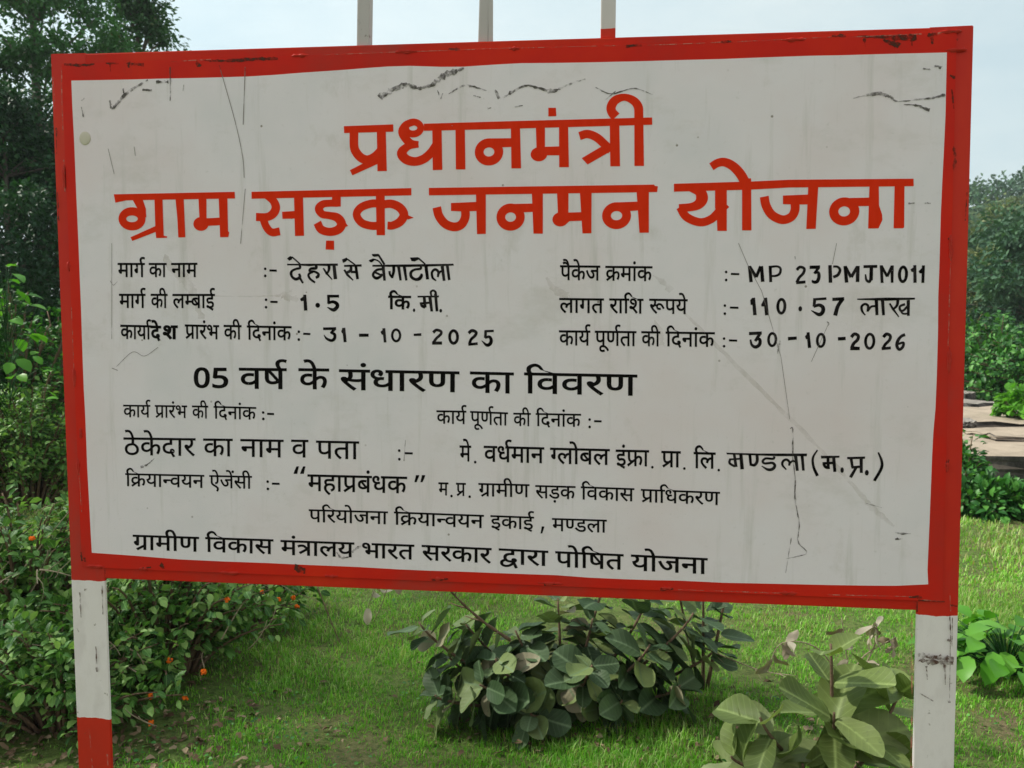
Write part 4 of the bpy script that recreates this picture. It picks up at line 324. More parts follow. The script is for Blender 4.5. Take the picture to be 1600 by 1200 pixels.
WORDS=[
('row_place',[(0,0,0),(1,598,0),(2,857,0),(3,1420,0)],14,-782813.66,95283.04,41.37,-0.33,0.94,45.8),
('row_place',[(4,0,0),(1,762,0)],14,-713817.24,94880.4,37.07,-0.21,0.84,45.61),
('row_place',[(5,0,0),(1,555,0),(0,814,0)],14,-664507.33,94690.93,39.61,0.05,0.77,45.48),
('row_length',[(0,0,0),(1,598,0),(2,857,0),(3,1420,0)],14,-781668.19,30565.37,40.31,-0.07,0.94,46.03),
('row_length',[(4,0,0),(6,762,0)],14,-711387.95,30563.57,35.17,-0.06,0.84,45.84),
('row_length',[(7,0,0),(8,678,0),(9,1028,0),(1,1599,0),(10,1858,0)],14,-663374.47,30295.45,38.88,-0.07,0.78,45.7),
('row_length',[(11,0,0),(4,259,0)],22,-202069.63,28243.42,44.15,-0.55,0.13,41.81),
('row_start',[(4,0,0),(1,762,0),(12,1021,0),(1,1601,0),(3,1860,0)],16,-780775.05,-34253.37,35.83,-0.63,0.94,45.98),
('row_start',[(13,0,0),(14,465,0)],30,-713198.12,-35177.9,40.49,-1.04,0.8,43.92),
('row_start',[(15,0,0)],34,-687320.9,-34233.12,46.22,0.1,0.75,42.75),
('row_start',[(16,0,0),(1,568,0),(17,827,0),(18,1236,0),(19,1236,0)],14,-637844.32,-33251.08,37.89,-0.73,0.75,45.86),
('row_start',[(4,0,0),(6,762,0)],14,-552977.56,-34244.35,36.52,-0.55,0.63,46.24),
('row_start',[(11,0,0),(13,259,0),(5,779,0),(1,1334,0),(18,1593,0),(4,1593,0)],14,-502595.67,-34983.69,40.09,-0.52,0.56,45.49),
('heading',[(20,0,0),(21,556,0),(3,1134,0)],10,-521525.18,-137071.7,88.24,-0.24,0.88,68.32),
('heading',[(4,0,0),(14,541,0)],10,-393182.6,-136689.23,82.39,-0.36,0.61,67.79),
('heading',[(22,0,0),(18,676,0),(23,676,0),(1,1291,0),(17,1550,0),(24,1959,0)],10,-306885.76,-137272.49,92.44,-0.95,0.48,66.41),
('heading',[(4,0,0),(1,762,0)],10,-34160.82,-139890.28,84.74,-1.39,-0.1,66.72),
('heading',[(11,0,0),(20,259,0),(20,815,0),(17,1371,0),(24,1780,0)],10,75807.39,-140390.26,88.88,-1.02,-0.27,65.86),
('row_begin',[(4,0,0),(1,762,0),(12,1021,0),(3,1601,0)],10,-779585.01,-200663.76,37.21,0.04,0.84,41.48),
('row_begin',[(16,0,0),(1,568,0),(17,827,0),(18,1236,0),(19,1236,0)],10,-708671.85,-200626.65,36.33,-0.03,0.76,41.73),
('row_begin',[(4,0,0),(6,762,0)],10,-626354.82,-200826.67,34.04,-0.22,0.66,42.16),
('row_begin',[(11,0,0),(13,259,0),(5,779,0),(1,1334,0),(18,1593,0),(4,1593,0)],10,-578709.56,-200975.12,38.94,-0.47,0.6,41.62),
('row_complete',[(4,0,0),(1,762,0),(12,1021,0),(3,1601,0)],10,-103719.53,-204615.19,37.73,-0.07,0.01,42.88),
('row_complete',[(25,0,0),(26,568,0),(24,568,0),(3,1291,0),(27,1291,0),(1,1861,0)],10,-34468.69,-204523.14,35.97,-0.91,-0.07,42.09),
('row_complete',[(4,0,0),(6,762,0)],10,53711.58,-206849.15,33.77,-0.16,-0.19,41.87),
('row_complete',[(11,0,0),(13,259,0),(5,779,0),(1,1334,0),(18,1593,0),(4,1593,0)],10,99097.28,-206560.64,38.13,-0.19,-0.23,41.34),
('row_contractor',[(28,0,0),(14,460,0),(4,585,0),(14,1126,0),(13,1347,0),(1,1867,0),(17,2126,0)],6,-781208.4,-281768.5,62.87,0.3,1.24,59.8),
('row_contractor',[(4,0,0),(1,762,0)],6,-603404.45,-280739.61,62.17,0.39,0.89,59.17),
('row_contractor',[(5,0,0),(1,555,0),(0,814,0)],6,-521850.38,-280549.91,65.51,-0.02,0.76,59.3),
('row_contractor',[(20,0,0)],6,-411374.98,-279792.92,63.71,0.15,0.55,58.9),
('row_contractor',[(25,0,0),(27,568,0),(1,1138,0)],6,-358016.5,-280918.82,64.61,-0.21,0.47,59.14),
('row_firm',[(0,0,0),(14,598,0)],12,-56178.85,-280908.26,37.92,-0.16,-0.06,50.88),
('row_firm',[(20,0,0),(23,556,0),(3,1171,0),(0,1171,0),(1,1769,0),(5,2028,0)],12,-6297.47,-280592.16,47.03,-0.41,-0.11,50.72),
('row_firm',[(29,0,0),(7,281,0),(30,959,0),(9,1218,0),(7,1789,0)],12,128733.21,-281843.25,47.76,-0.28,-0.31,50.3),
('row_firm',[(31,0,0),(18,484,0),(32,491,0),(1,1262,0)],12,259937.42,-283736.41,42.38,-0.06,-0.53,50.89),
('row_firm',[(16,0,0),(1,568,0)],12,349999.91,-284489.45,44.12,-0.23,-0.67,50.6),
('row_firm',[(11,0,0),(7,259,0)],12,413156.47,-285381.87,43.87,-0.5,-0.76,50.41),
('row_agency',[(11,0,0),(33,259,0),(12,1021,0),(1,1601,0),(34,1860,0),(20,2218,0),(12,2774,0),(5,3354,0)],10,-779197.89,-348788.87,44.86,0.02,0.91,43.67),
('row_agency',[(35,0,0),(36,553,0),(37,1295,0),(22,1295,0),(6,1971,0)],10,-591557.7,-348063.38,41.46,-0.01,0.63,42.55),
('row_agency',[(0,0,0),(38,598,0),(1,1129,0),(16,1388,0),(9,1956,0),(18,2527,0),(23,2527,0),(4,3142,0)],10,-377131.82,-349475.3,53.75,-0.14,0.5,54.59),
('row_agency',[(0,0,0)],12,-100211.43,-352037.36,33.03,0.11,0,41.67),
('row_agency',[(16,0,0)],12,-63648.75,-352349.42,33.8,-0.11,-0.04,41.98),
('row_agency',[(39,0,0),(1,563,0),(0,822,0),(6,1420,0),(24,1679,0)],10,-17350.55,-351973.48,42.99,-0.06,-0.08,42.33),
('row_agency',[(22,0,0),(40,676,0),(4,1253,0)],10,98869.67,-353364.95,39.71,-0.18,-0.23,42.03),
('row_agency',[(11,0,0),(20,259,0),(4,815,0),(1,1577,0),(22,1836,0)],10,190893.81,-353731.7,41.96,-0.56,-0.34,41.79),
('row_agency',[(16,0,0),(1,568,0),(11,827,0),(23,1086,0),(4,1701,0),(17,2463,0),(24,2872,0)],10,310522.98,-355971.08,42.69,-0.67,-0.47,41.48),
('row_unit',[(25,0,0),(11,568,0),(17,827,0),(12,1236,0),(30,1816,0),(36,2075,0),(5,2817,0),(1,3372,0)],10,-375412.24,-415301.21,46.14,-0.05,0.37,42.21),
('row_unit',[(11,0,0),(33,259,0),(12,1021,0),(1,1601,0),(34,1860,0),(20,2218,0),(12,2774,0),(5,3354,0)],10,-193718.49,-415928.83,47.65,-0.53,0.15,43.0),
('row_unit',[(31,0,0),(4,491,0),(1,1253,0),(10,1512,0)],10,7469.98,-417350.52,43.85,-0.45,-0.12,41.86),
('row_unit',[(0,0,0),(41,598,0),(42,1065,0),(7,1642,0),(1,2320,0)],10,133256.33,-419705.42,42.28,-0.21,-0.27,41.54),
('row_scheme',[(39,0,0),(1,563,0),(0,822,0),(6,1420,0),(24,1679,0)],12,-765971.1,-485604.03,61.13,-0.19,1.01,50.07),
('row_scheme',[(11,0,0),(20,259,0),(4,815,0),(1,1577,0),(22,1836,0)],12,-603165.36,-485651.87,58.94,-0.19,0.76,49.59),
('row_scheme',[(0,0,0),(18,598,0),(43,598,0),(1,1150,0),(7,1409,0),(12,2087,0)],12,-437593.14,-486608.82,58.93,-0.24,0.52,49.11),
('row_scheme',[(19,0,0),(1,703,0),(17,962,0),(27,1371,0)],12,-264319.34,-487191.58,57.34,-0.44,0.26,49.02),
('row_scheme',[(22,0,0),(17,676,0),(4,1085,0),(1,1847,0),(17,2106,0)],12,-135541.12,-488151.96,57.1,-0.91,0.08,49.47),
('row_scheme',[(44,0,0),(1,620,0),(17,879,0),(1,1288,0)],12,25035.84,-490391.67,64.03,-1.26,-0.16,49.41),
('row_scheme',[(25,0,0),(30,568,0),(11,827,0),(21,1086,0),(27,1664,0)],12,140490.44,-493046.45,60.65,-0.86,-0.32,50.09),
('row_scheme',[(12,0,0),(30,580,0),(36,839,0),(5,1581,0),(1,2136,0)],12,292872.26,-495419.7,62.27,-1.11,-0.55,50.63),
('row_package',[(25,0,0),(45,568,0),(4,568,0),(14,1109,0),(36,1330,0)],12,146229.83,85642.06,37.66,-0.62,-0.32,45.68),
('row_package',[(33,0,0),(0,762,0),(1,1360,0),(18,1619,0),(4,1619,0)],12,235596.18,84070.68,37.97,-0.56,-0.44,45.42),
('row_cost',[(7,0,0),(1,678,0),(2,937,0),(27,1500,0)],12,145170.21,21084.02,41.99,-0.53,-0.32,45.53),
('row_cost',[(17,0,0),(1,409,0),(11,668,0),(15,927,0)],12,243819.24,20134.5,40.8,-0.51,-0.45,45.44),
('row_cost',[(46,0,0),(25,787,0),(12,1355,0),(14,1935,0)],12,321945.77,19681.3,37.74,-0.61,-0.55,45.21),
('row_finish',[(4,0,0),(1,762,0),(12,1021,0),(3,1601,0)],12,144903.89,-43671.93,38.1,-0.28,-0.33,46.55),
('row_finish',[(25,0,0),(26,568,0),(24,568,0),(3,1291,0),(27,1291,0),(1,1861,0)],12,216043.54,-44099.26,37.98,-0.3,-0.42,46.34),
('row_finish',[(4,0,0),(6,762,0)],12,307422.48,-44550.56,35.06,-0.49,-0.55,46.07),
('row_finish',[(11,0,0),(13,259,0),(5,779,0),(1,1334,0),(18,1593,0),(4,1593,0)],12,354824.92,-44708.57,39.69,-0.4,-0.59,45.16),
('heading',[(47,0,0)],24,-623094.23,-135794.18,70.3,0.72,1.34,56.17),
('heading',[(48,0,0)],24,-583577.07,-135798.97,73.02,0.75,1.25,56.15),
('row_agency',[(49,0,0)],0,-414037.82,-345953.83,75.67,1.61,0.99,64.37),
('row_agency',[(50,0,0)],0,-156239.92,-355456.46,66.69,1.49,0.31,59.63),
('row_unit',[(51,0,0)],0,107069.8,-418369.19,51.02,1.48,-0.29,59.13),
]
RUST=[
('S',[(-8884,5343,54),(-8530,5319,61),(-8206,5329,27)]),
('S',[(-7966,5341,27),(-7672,5332,40)]),
('S',[(-7462,5338,81),(-7465,5235,27)]),
('S',[(-5846,5334,26),(-5383,5313,53),(-4665,5329,59),(-4275,5317,65)]),
('S',[(-5997,5294,79),(-5930,5241,79)]),
('S',[(2702,5343,49),(3008,5346,61)]),
('S',[(4507,5362,60),(4687,5368,36)]),
('S',[(6549,5407,35),(6806,5398,58)]),
('S',[(7015,5379,23),(7420,5354,70),(8074,5321,139)]),
('S',[(7652,5276,93),(7690,5158,23)]),
('S',[(7984,5289,58),(7999,5172,12)]),
('S',[(8266,5372,69),(8425,5367,69)]),
('S',[(8347,5346,58),(8363,5195,35)]),
('S',[(8781,5262,34),(8814,5261,34)]),
('S',[(8691,4614,35),(8794,4564,46)]),
('S',[(8734,4356,35),(8781,4004,23)]),
('S',[(8805,3322,29),(8838,3062,58),(8811,2850,23)]),
('S',[(9076,2467,23),(9062,1933,18)]),
('S',[(8787,1613,47),(8825,1517,35)]),
('S',[(8856,-655,48),(8883,-753,36)]),
('S',[(8937,-2594,24),(8893,-2669,36),(8908,-2768,24)]),
('S',[(-7063,-5156,85),(-6980,-5265,71)]),
('S',[(-7501,-5283,43),(-7268,-5233,28)]),
('S',[(-4086,-5126,124),(-3838,-5214,97)]),
('S',[(-1147,-5297,54),(-812,-5265,40)]),
('S',[(1172,-5309,53),(1458,-5285,53)]),
('S',[(3514,-5330,64),(3767,-5307,51)]),
('S',[(5925,-5332,38),(6109,-5312,38)]),
('S',[(8286,-5308,37),(8524,-5293,74)]),
('S',[(8455,-5365,31),(8954,-5372,24)]),
('S',[(8444,-5391,25),(8445,-5595,25)]),
('S',[(9051,-5432,24),(9193,-5451,49)]),
('S',[(-8850,-4948,29),(-8842,-5145,43)]),
('S',[(-8780,-5072,43),(-8769,-5170,43)]),
('S',[(-8319,-5324,22),(-8309,-5493,29)]),
('S',[(9057,-5621,18),(9080,-5925,25)]),
('S',[(9080,-5925,12),(9113,-7355,12)]),
('S',[(9082,-7318,49),(9120,-7380,49)]),
('S',[(8504,-6460,37),(8744,-6501,25)]),
('S',[(8746,-6552,62),(8830,-6574,62)]),
('S',[(9017,-6488,37),(9161,-6533,62)]),
('S',[(9028,-6118,37),(9112,-6165,49)]),
('S',[(8553,-7216,15),(8809,-7358,19)]),
('S',[(8491,-6435,62),(8803,-6472,86),(9160,-6507,98)]),
('S',[(8519,-6549,62),(8782,-6576,99),(9139,-6585,62)]),
('S',[(8654,-6659,37),(8687,-6939,12)]),
('S',[(8997,-6591,49),(9024,-7025,12)]),
('S',[(9107,-5683,24),(9116,-6254,12)]),
('S',[(-8580,-7033,22),(-8569,-7603,44)]),
('S',[(-8909,-5839,43),(-8899,-6406,15)]),
('S',[(-8389,-5678,29),(-8394,-6314,14)]),
('S',[(7479,5305,46),(7770,5179,104)]),
('S',[(7132,5340,47),(7160,5175,12)]),
('S',[(-7407,5311,40),(-7129,5290,67)]),
('S',[(-7868,5325,27),(-7859,5169,13)]),
('S',[(-785,5395,25),(-554,5387,50)]),
('S',[(-9101,4053,27),(-9106,3526,14)]),
('S',[(-9120,2731,21),(-9113,2132,28)]),
]
SCRAPE_GLINT=[
('S',[(-8929,5279,22),(-8949,4705,19),(-8949,3918,14)]),
('S',[(-6643,5326,20),(-5682,5348,13)]),
('S',[(-3328,5363,15),(-1688,5374,15)]),
('S',[(-1558,5370,13),(488,5379,15)]),
('S',[(677,5372,12),(2727,5355,15)]),
('S',[(3094,5343,16),(4544,5355,16)]),
('S',[(4663,5351,19),(6550,5383,12)]),
('S',[(6899,5372,12),(8163,5387,17)]),
('S',[(8448,5378,46),(8865,5421,23)]),
('S',[(-9134,5102,20),(-9115,4448,14)]),
('S',[(-8953,3391,28),(-8948,2729,19)]),
('S',[(-8888,317,14),(-8877,-1042,14)]),
('S',[(-8836,-3244,20),(-8806,-4078,14)]),
('S',[(8822,1278,12),(8833,315,14)]),
('S',[(8837,194,14),(8836,-412,12)]),
('S',[(3868,-5317,15),(5986,-5317,18)]),
('S',[(6720,-5316,20),(8346,-5293,17)]),
('S',[(8526,-5350,18),(8882,-5362,12)]),
('S',[(-8789,-8881,18),(-8744,-9777,21)]),
('S',[(-8390,-9437,44),(-8383,-9698,15)]),
('S',[(-8943,-9034,15),(-8866,-8972,15)]),
('S',[(8359,-5713,27),(8448,-8739,30)]),  # sunlit left edge of the right post, painted as a pale strip
('S',[(9044,-5242,12),(9067,-5558,12)]),
]
BLOB=(-8467,3829)
BEAD=[(-3806,5366),(-1623,5372),(538,5365),(5848,5360),(8684,5416),(-7443,-5274),(-5494,-5298),(-3285,-5290),(-1026,-5266),(1302,-5284),(3628,-5299),(6011,-5310),(-8522,-5261),(-8930,1179),(-8881,-1165),(-8860,-3092),(-8777,-2371),(-8966,3034),(8812,1541),(8831,1350),(8869,-692),(8907,-2718),(8776,5077)]
SHEET=[(-8940,5357),(8787,5401),(8918,-5373),(-8846,-5286)]
OUTER=[(-9202,5587),(9098,5529),(9210,-5586),(-9090,-5506)]
WHITE=[(-8732,5013),(-7486,4999),(-6832,4998),(-5826,4988),(-4901,4987),(-4334,5003),(-3851,5026),(-3398,5042),(-2868,5061),(-2473,5080),(-2015,5098),(-1560,5097),(-914,5059),(-478,5049),(235,5073),(678,5082),(1368,5066),(1990,5057),(2853,5049),(3706,5047),(4490,5043),(5384,5049),(6150,5052),(6792,5044),(7371,5043),(8624,5035),(8631,4534),(8640,3890),(8635,3302),(8627,2711),(8621,2057),(8627,1459),(8630,919),(8629,533),(8648,-170),(8656,-1023),(8652,-1636),(8630,-2068),(8624,-2501),(8623,-2997),(8620,-3934),(8615,-4752),(8638,-5042),(8041,-5092),(7501,-5108),(6715,-5123),(5797,-5134),(4744,-5149),(3891,-5137),(3359,-5145),(2786,-5146),(2079,-5138),(1431,-5110),(515,-5110),(-598,-5104),(-1214,-5107),(-1821,-5101),(-2705,-5080),(-3255,-5075),(-3947,-5071),(-4644,-5060),(-5631,-5058),(-6629,-5045),(-7638,-4998),(-8608,-4964),(-8620,-4492),(-8635,-3795),(-8653,-3032),(-8655,-2549),(-8660,-1971),(-8673,-1450),(-8677,-917),(-8678,-224),(-8678,371),(-8685,990),(-8688,1526),(-8704,2725),(-8708,3254),(-8714,3821),(-8729,4503)]

def fit_curve(P, n=6):
    P = [np.array(p, float) for p in P]; o = []
    if len(P) == 2: return np.array(P)
    for i in range(len(P) - 1):
        a = P[i - 1] if i else 2 * P[0] - P[1]; d = P[i + 2] if i + 2 < len(P) else 2 * P[-1] - P[-2]; b, c = P[i], P[i + 1]
        for t in np.linspace(0, 1, n, endpoint=False): o.append(.5 * (2 * b + (c - a) * t + (2 * a - 5 * b + 4 * c - d) * t * t + (3 * b - a - 3 * c + d) * t ** 3))
    return np.array(o + [P[-1]])
def oval(c, a, b, n=30):
    t = np.linspace(0, 2 * np.pi, n, endpoint=False); return np.stack([c[0] + a * np.cos(t), c[1] + b * np.sin(t)], 1)
def ccw(P):
    x, y = P[:, 0], P[:, 1]; return P if (x * np.roll(y, -1) - np.roll(x, -1) * y).sum() > 0 else P[::-1]
def outline(it, rough=0.0):
    k = it[0]
    if k == 'P': return [ccw(np.array(it[1], float))]
    if k == 'E': return [ccw(oval(*it[1:4]))]
    if k == 'R': return [ccw(oval(it[1], it[2] + it[4] / 2, it[3] + it[4] / 2)), ccw(oval(it[1], it[2] - it[4] / 2, it[3] - it[4] / 2))[::-1]]
    Q = fit_curve(it[1]) if k == 'C' else np.array(it[1], float)
    if rough:                                    # a dragged mark: fray its width
        Q = fit_curve(it[1], 9) if len(it[1]) > 2 else np.array([Q[0] + (Q[1] - Q[0]) * t for t in np.linspace(0, 1, 8)])
        Q[:, 2] *= 1 + rough * rng.normal(size=len(Q)); Q[:, :2] += rng.normal(size=(len(Q), 2)) * Q[:, 2:3] * rough * 0.35; Q[:, 2] = np.maximum(Q[:, 2], 4)
    X = Q[:, :2]; e = np.diff(X, axis=0); e /= np.linalg.norm(e, axis=1)[:, None] + 1e-9
    t = np.vstack([e[:1], e[:-1] + e[1:], e[-1:]]); t /= np.linalg.norm(t, axis=1)[:, None] + 1e-9
    n = np.stack([-t[:, 1], t[:, 0]], 1) * Q[:, 2:3] / 2
    return [ccw(np.vstack([X + n, (X - n)[::-1]]))]
def fill(name, polys, depth, material, parent):
    """one flat painted shape: the union of closed outlines (0.1 mm units), laid 'depth' metres in front of the sheet"""
    V, E = [], []
    for P in polys:
        b = len(V); n = len(P); V += [Vector((p[0], p[1])) for p in P]; E += [(b + i, b + (i + 1) % n) for i in range(n)]
    v, e, f, *_ = delaunay_2d_cdt(V, E, [], 0, 0.01)
    v = np.array([(p[0], p[1]) for p in v]); f = np.array([q for q in f if len(q) == 3])
    c = v[f].mean(1); w = np.zeros(len(f), int)
    for P in polys:
        a, b = P, np.roll(P, -1, 0)
        up = (a[None, :, 1] <= c[:, None, 1]) & (b[None, :, 1] > c[:, None, 1]); dn = (b[None, :, 1] <= c[:, None, 1]) & (a[None, :, 1] > c[:, None, 1])
        s = (b[None, :, 0] - a[None, :, 0]) * (c[:, None, 1] - a[None, :, 1]) - (c[:, None, 0] - a[None, :, 0]) * (b[None, :, 1] - a[None, :, 1])
        w += (up & (s > 0)).sum(1) - (dn & (s < 0)).sum(1)
    f = f[w != 0]
    A = v[f]; ar = (A[:, 1, 0] - A[:, 0, 0]) * (A[:, 2, 1] - A[:, 0, 1]) - (A[:, 2, 0] - A[:, 0, 0]) * (A[:, 1, 1] - A[:, 0, 1])
    f = np.where((ar < 0)[:, None], f[:, ::-1], f)[np.abs(ar) > 0.5]
    return mesh(name, np.stack([v[:, 0] * 1e-4, np.full(len(v), -depth), v[:, 1] * 1e-4 + ZC], 1), f, material, parent)
ZC = 1.56101                                      # height of the board's centre
sign = empty('signboard', (-0.05022, 1.67678, 0.0), math.atan2(-0.105848, 0.994382))
tag(sign, 'large white hand-painted village road scheme signboard with red steel frame on two banded posts', 'signboard')
glyphs = [[np.array([tuple(map(int, q.split(','))) for q in c.split()], float) for c in g.split('/')] for g in GLYPH]
def fatten(A, d):
    keep = [0]
    for i in range(1, len(A)):
        if np.hypot(*(A[i] - A[keep[-1]])) > 3: keep.append(i)
    A = A[keep]; e = np.roll(A, -1, 0) - A; e /= np.maximum(np.hypot(e[:, 0], e[:, 1]), 1e-6)[:, None]
    n = np.stack([-e[:, 1], e[:, 0]], 1); n0 = np.roll(n, 1, 0)
    return A + (n + n0) / np.maximum(1 + (n * n0).sum(1), .35)[:, None] * d
LINES = {}
for k, its in INK.items(): LINES[k] = [o for it in its for o in outline(it, 0.28 if k == 'scuff' else 0.2 if k == 'stain' else 0.0)]
for line, gl, d, ox, oy, ax, ay, bx, by in WORDS:
    for g, x, y in gl:
        for c in glyphs[g]:
            q = fatten(c, d) + (x, y)
            LINES.setdefault(line, []).append(np.stack([ox + ax * q[:, 0] + bx * q[:, 1], oy + ay * q[:, 0] + by * q[:, 1]], 1) * 0.01)
def clusters(polys, gap=45):
    """outlines that belong together (one word, one digit, one mark): boxes closer than two gaps"""
    B = np.array([(*p.min(0) - gap, *p.max(0) + gap) for p in polys]); g = list(range(len(polys)))
    def root(i):
        while g[i] != i: i = g[i]
        return i
    for i in range(len(B)):
        for j in range(i):
            if B[i, 0] < B[j, 2] and B[j, 0] < B[i, 2] and B[i, 1] < B[j, 3] and B[j, 1] < B[i, 3]: g[root(i)] = root(j)
    o = {}
    for i, p in enumerate(polys): o.setdefault(root(i), []).append(p)
    return list(o.values())
for k, polys in ((k, c) for k, ps in LINES.items() for c in clusters(ps)):
    if k in ('scuff', 'scratch', 'stain'):
        fill({'scuff': 'scuff_mark', 'scratch': 'scratch', 'stain': 'mud_stain'}[k], polys, {'scuff': 0.0009, 'scratch': 0.0011, 'stain': 0.0002}[k], {'scuff': M_scuff, 'scratch': M_scratch, 'stain': M_stain}[k], sign)
    elif k.startswith('title'): fill('title_lettering', polys, 0.0005, M_title, sign)
    elif k.startswith('hand'): fill('brush_lettering', polys, 0.0005, M_brush, sign)
    else: fill('heading_lettering' if k == 'heading' else 'row_lettering', polys, 0.0005, M_black, sign)
# the sheet: white field inside a red border, one sheet 2 mm thick
sq = np.array(SHEET, float)
def grow(P, n):
    return np.array([P[i] + (P[(i + 1) % len(P)] - P[i]) * t for i in range(len(P)) for t in np.linspace(0, 1, n, endpoint=False)])
ring_pts = grow(sq, 12); wp = ccw(np.array(WHITE, float)); rp = ccw(ring_pts)
V = [Vector(p) for p in rp] + [Vector(p) for p in wp]; nr, nw = len(rp), len(wp)
E = [(i, (i + 1) % nr) for i in range(nr)] + [(nr + i, nr + (i + 1) % nw) for i in range(nw)]
v, e, f, *_ = delaunay_2d_cdt(V, E, [], 1, 0.01)
v = np.array([(p[0], p[1]) for p in v]); f = [list(q) for q in f]
def inside(c, P):
    a, b = P, np.roll(P, -1, 0); k = ((a[:, 1] > c[1]) != (b[:, 1] > c[1])); xs = a[:, 0] + (c[1] - a[:, 1]) * (b[:, 0] - a[:, 0]) / np.where(b[:, 1] == a[:, 1], 1, b[:, 1] - a[:, 1])
    return (k & (c[0] < xs)).sum() % 2 == 1
mi = [0 if inside(v[q].mean(0), wp) else 1 for q in f]
F = []
for q in f:
    a = v[q]; s = (a[1, 0] - a[0, 0]) * (a[2, 1] - a[0, 1]) - (a[2, 0] - a[0, 0]) * (a[1, 1] - a[0, 1]); F.append(q if s > 0 else q[::-1])
n0 = len(v); VV = [(p[0] * 1e-4, 0.0, p[1] * 1e-4 + ZC) for p in v]; rim = []
for i, p in enumerate(rp): VV.append((p[0] * 1e-4, 0.0035, p[1] * 1e-4 + ZC))
near = [int(np.argmin(((v - p) ** 2).sum(1))) for p in rp]
for i in range(nr): F.append([near[i], n0 + i, n0 + (i + 1) % nr, near[(i + 1) % nr]]); mi.append(1)
F.append([n0 + i for i in range(nr)][::-1]); mi.append(2)
M_back = ink('grey_sheet_back', (0.20, 0.20, 0.19))
mesh('panel', VV, F, [M_white, M_red, M_back], sign, midx=mi)
# square-tube frame and posts, front faces 2 mm behind the sheet's front
TL, TR, BR, BL = [np.array((p[0] * 1e-4, p[1] * 1e-4 + ZC)) for p in OUTER]
PW, PD = 0.0785, 0.05
def bar(name, quad, y0, y1, material, bev=0.003):
    """a tube from its four front corners (x, z), counter-clockwise seen from the front"""
    bm = bmesh.new(); fr = [bm.verts.new((p[0], y0, p[1])) for p in quad]; bk = [bm.verts.new((p[0], y1, p[1])) for p in quad]
    bm.faces.new(fr); bm.faces.new(bk[::-1])
    for i in range(4): bm.faces.new((fr[(i + 1) % 4], fr[i], bk[i], bk[(i + 1) % 4]))
    bmesh.ops.bevel(bm, geom=bm.edges[:], offset=bev, segments=2, affect='EDGES', profile=0.6)
    bmesh.ops.recalc_face_normals(bm, faces=bm.faces[:])
    me = bpy.data.meshes.new(name); bm.to_mesh(me); bm.free(); me.materials.append(material)
    return put(bpy.data.objects.new(name, me), sign)
def lerp(a, b, t): return a + (b - a) * t
xb = lambda u, v_: np.array((u, v_ + ZC))
def angle_post(quad, outer, material):
    """angle iron: a 6 mm front flange and a 50 mm leg running back along its outer edge"""
    (a, b, c, d) = [np.array(q) for q in quad]; w = 0.006 if outer < 0 else -0.006; V, F = [], []
    i0, i1 = (a, d) if outer < 0 else (b, c); j0, j1 = (b, c) if outer < 0 else (a, d)
    for p, q in ((i0, j0), (i1, j1)):
        for x, y in ((p[0], 0), (q[0], 0), (q[0], 0.006), (p[0] + w, 0.006), (p[0] + w, PD), (p[0], PD)): V.append((x, 0.0038 + y, p[1] + (q[1] - p[1]) * (x - p[0]) / (q[0] - p[0])))
    for k in range(6): F.append([k, (k + 1) % 6, 6 + (k + 1) % 6, 6 + k])
    F += [[5, 4, 3, 2, 1, 0], [6, 7, 8, 9, 10, 11]]
    bm = bmesh.new(); vs_ = [bm.verts.new(v) for v in V]
    for f in F: bm.faces.new([vs_[k] for k in f])
    bmesh.ops.recalc_face_normals(bm, faces=bm.faces[:]); bmesh.ops.bevel(bm, geom=bm.edges[:], offset=0.0015, segments=2, affect='EDGES')
    me = bpy.data.meshes.new('post'); bm.to_mesh(me); bm.free(); me.materials.append(material)
    return put(bpy.data.objects.new('post', me), sign)
M_postl = banded('left_post_paint', [(1.5610 - 0.8607, True), (1.5610 - 0.5530, False), (9, True)])
M_postr = banded('right_post_paint', [(1.5610 - 0.98, True), (1.5610 - 0.560, False), (9, True)])
angle_post([xb(-0.905, -1.561 - 0.3), xb(-0.826, -1.561 - 0.3), np.array((TL[0] + PW, TL[1] - 0.001)), TL], -1, M_postl)
angle_post([xb(0.862, -1.561 - 0.3), xb(0.938, -1.561 - 0.3), TR, np.array((TR[0] - PW, TR[1] - 0.001))], 1, M_postr)
e0, e1 = np.array((TL[0] + PW - 0.012, TL[1] - 0.0015)), np.array((TR[0] - PW + 0.012, TR[1] - 0.0015))
bar('top_rail', [e0 - (0, 0.06), e1 - (0, 0.06), e1, e0], 0.0045, PD, M_frame)
b0, b1 = xb(-0.8425, -0.5535), xb(0.855, -0.5582)
bar('bottom_rail', [b0, b1, b1 + (0, 0.07), b0 + (0, 0.07)], 0.0045, PD, M_frame)
mid = lerp(TL, BL, 0.5)[1]
bar('stiffener', [np.array((-0.81, mid - 0.02)), np.array((0.83, mid - 0.02)), np.array((0.83, mid + 0.02)), np.array((-0.81, mid + 0.02))], 0.005, 0.04, M_back)
M_up = banded('upright_backlit_white', [(1.5610 + 0.5585, True), (9, False)], 0.62); M_up2 = banded('upright_white_paint', [(1.5610 + 0.578, True), (9, False)], 0.8)  # tone darkens the white paint to give the uprights their backlit shade
for q, m in (((-0.2675, -0.2415, -0.2655, -0.2395), M_up), ((-0.0205, -0.0005, -0.018, 0.002), M_up), ((0.2212, 0.2502, 0.2214, 0.2508), M_up2)):
    s = (q[2] - q[0]) / 0.082
    bar('upright', [xb(q[0], 0.5545), xb(q[1], 0.5545), xb(q[1] + s * 0.75, 1.30), xb(q[0] + s * 0.75, 1.30)], 0.012, 0.037, m, 0.002)
Vv, Ff = [], []
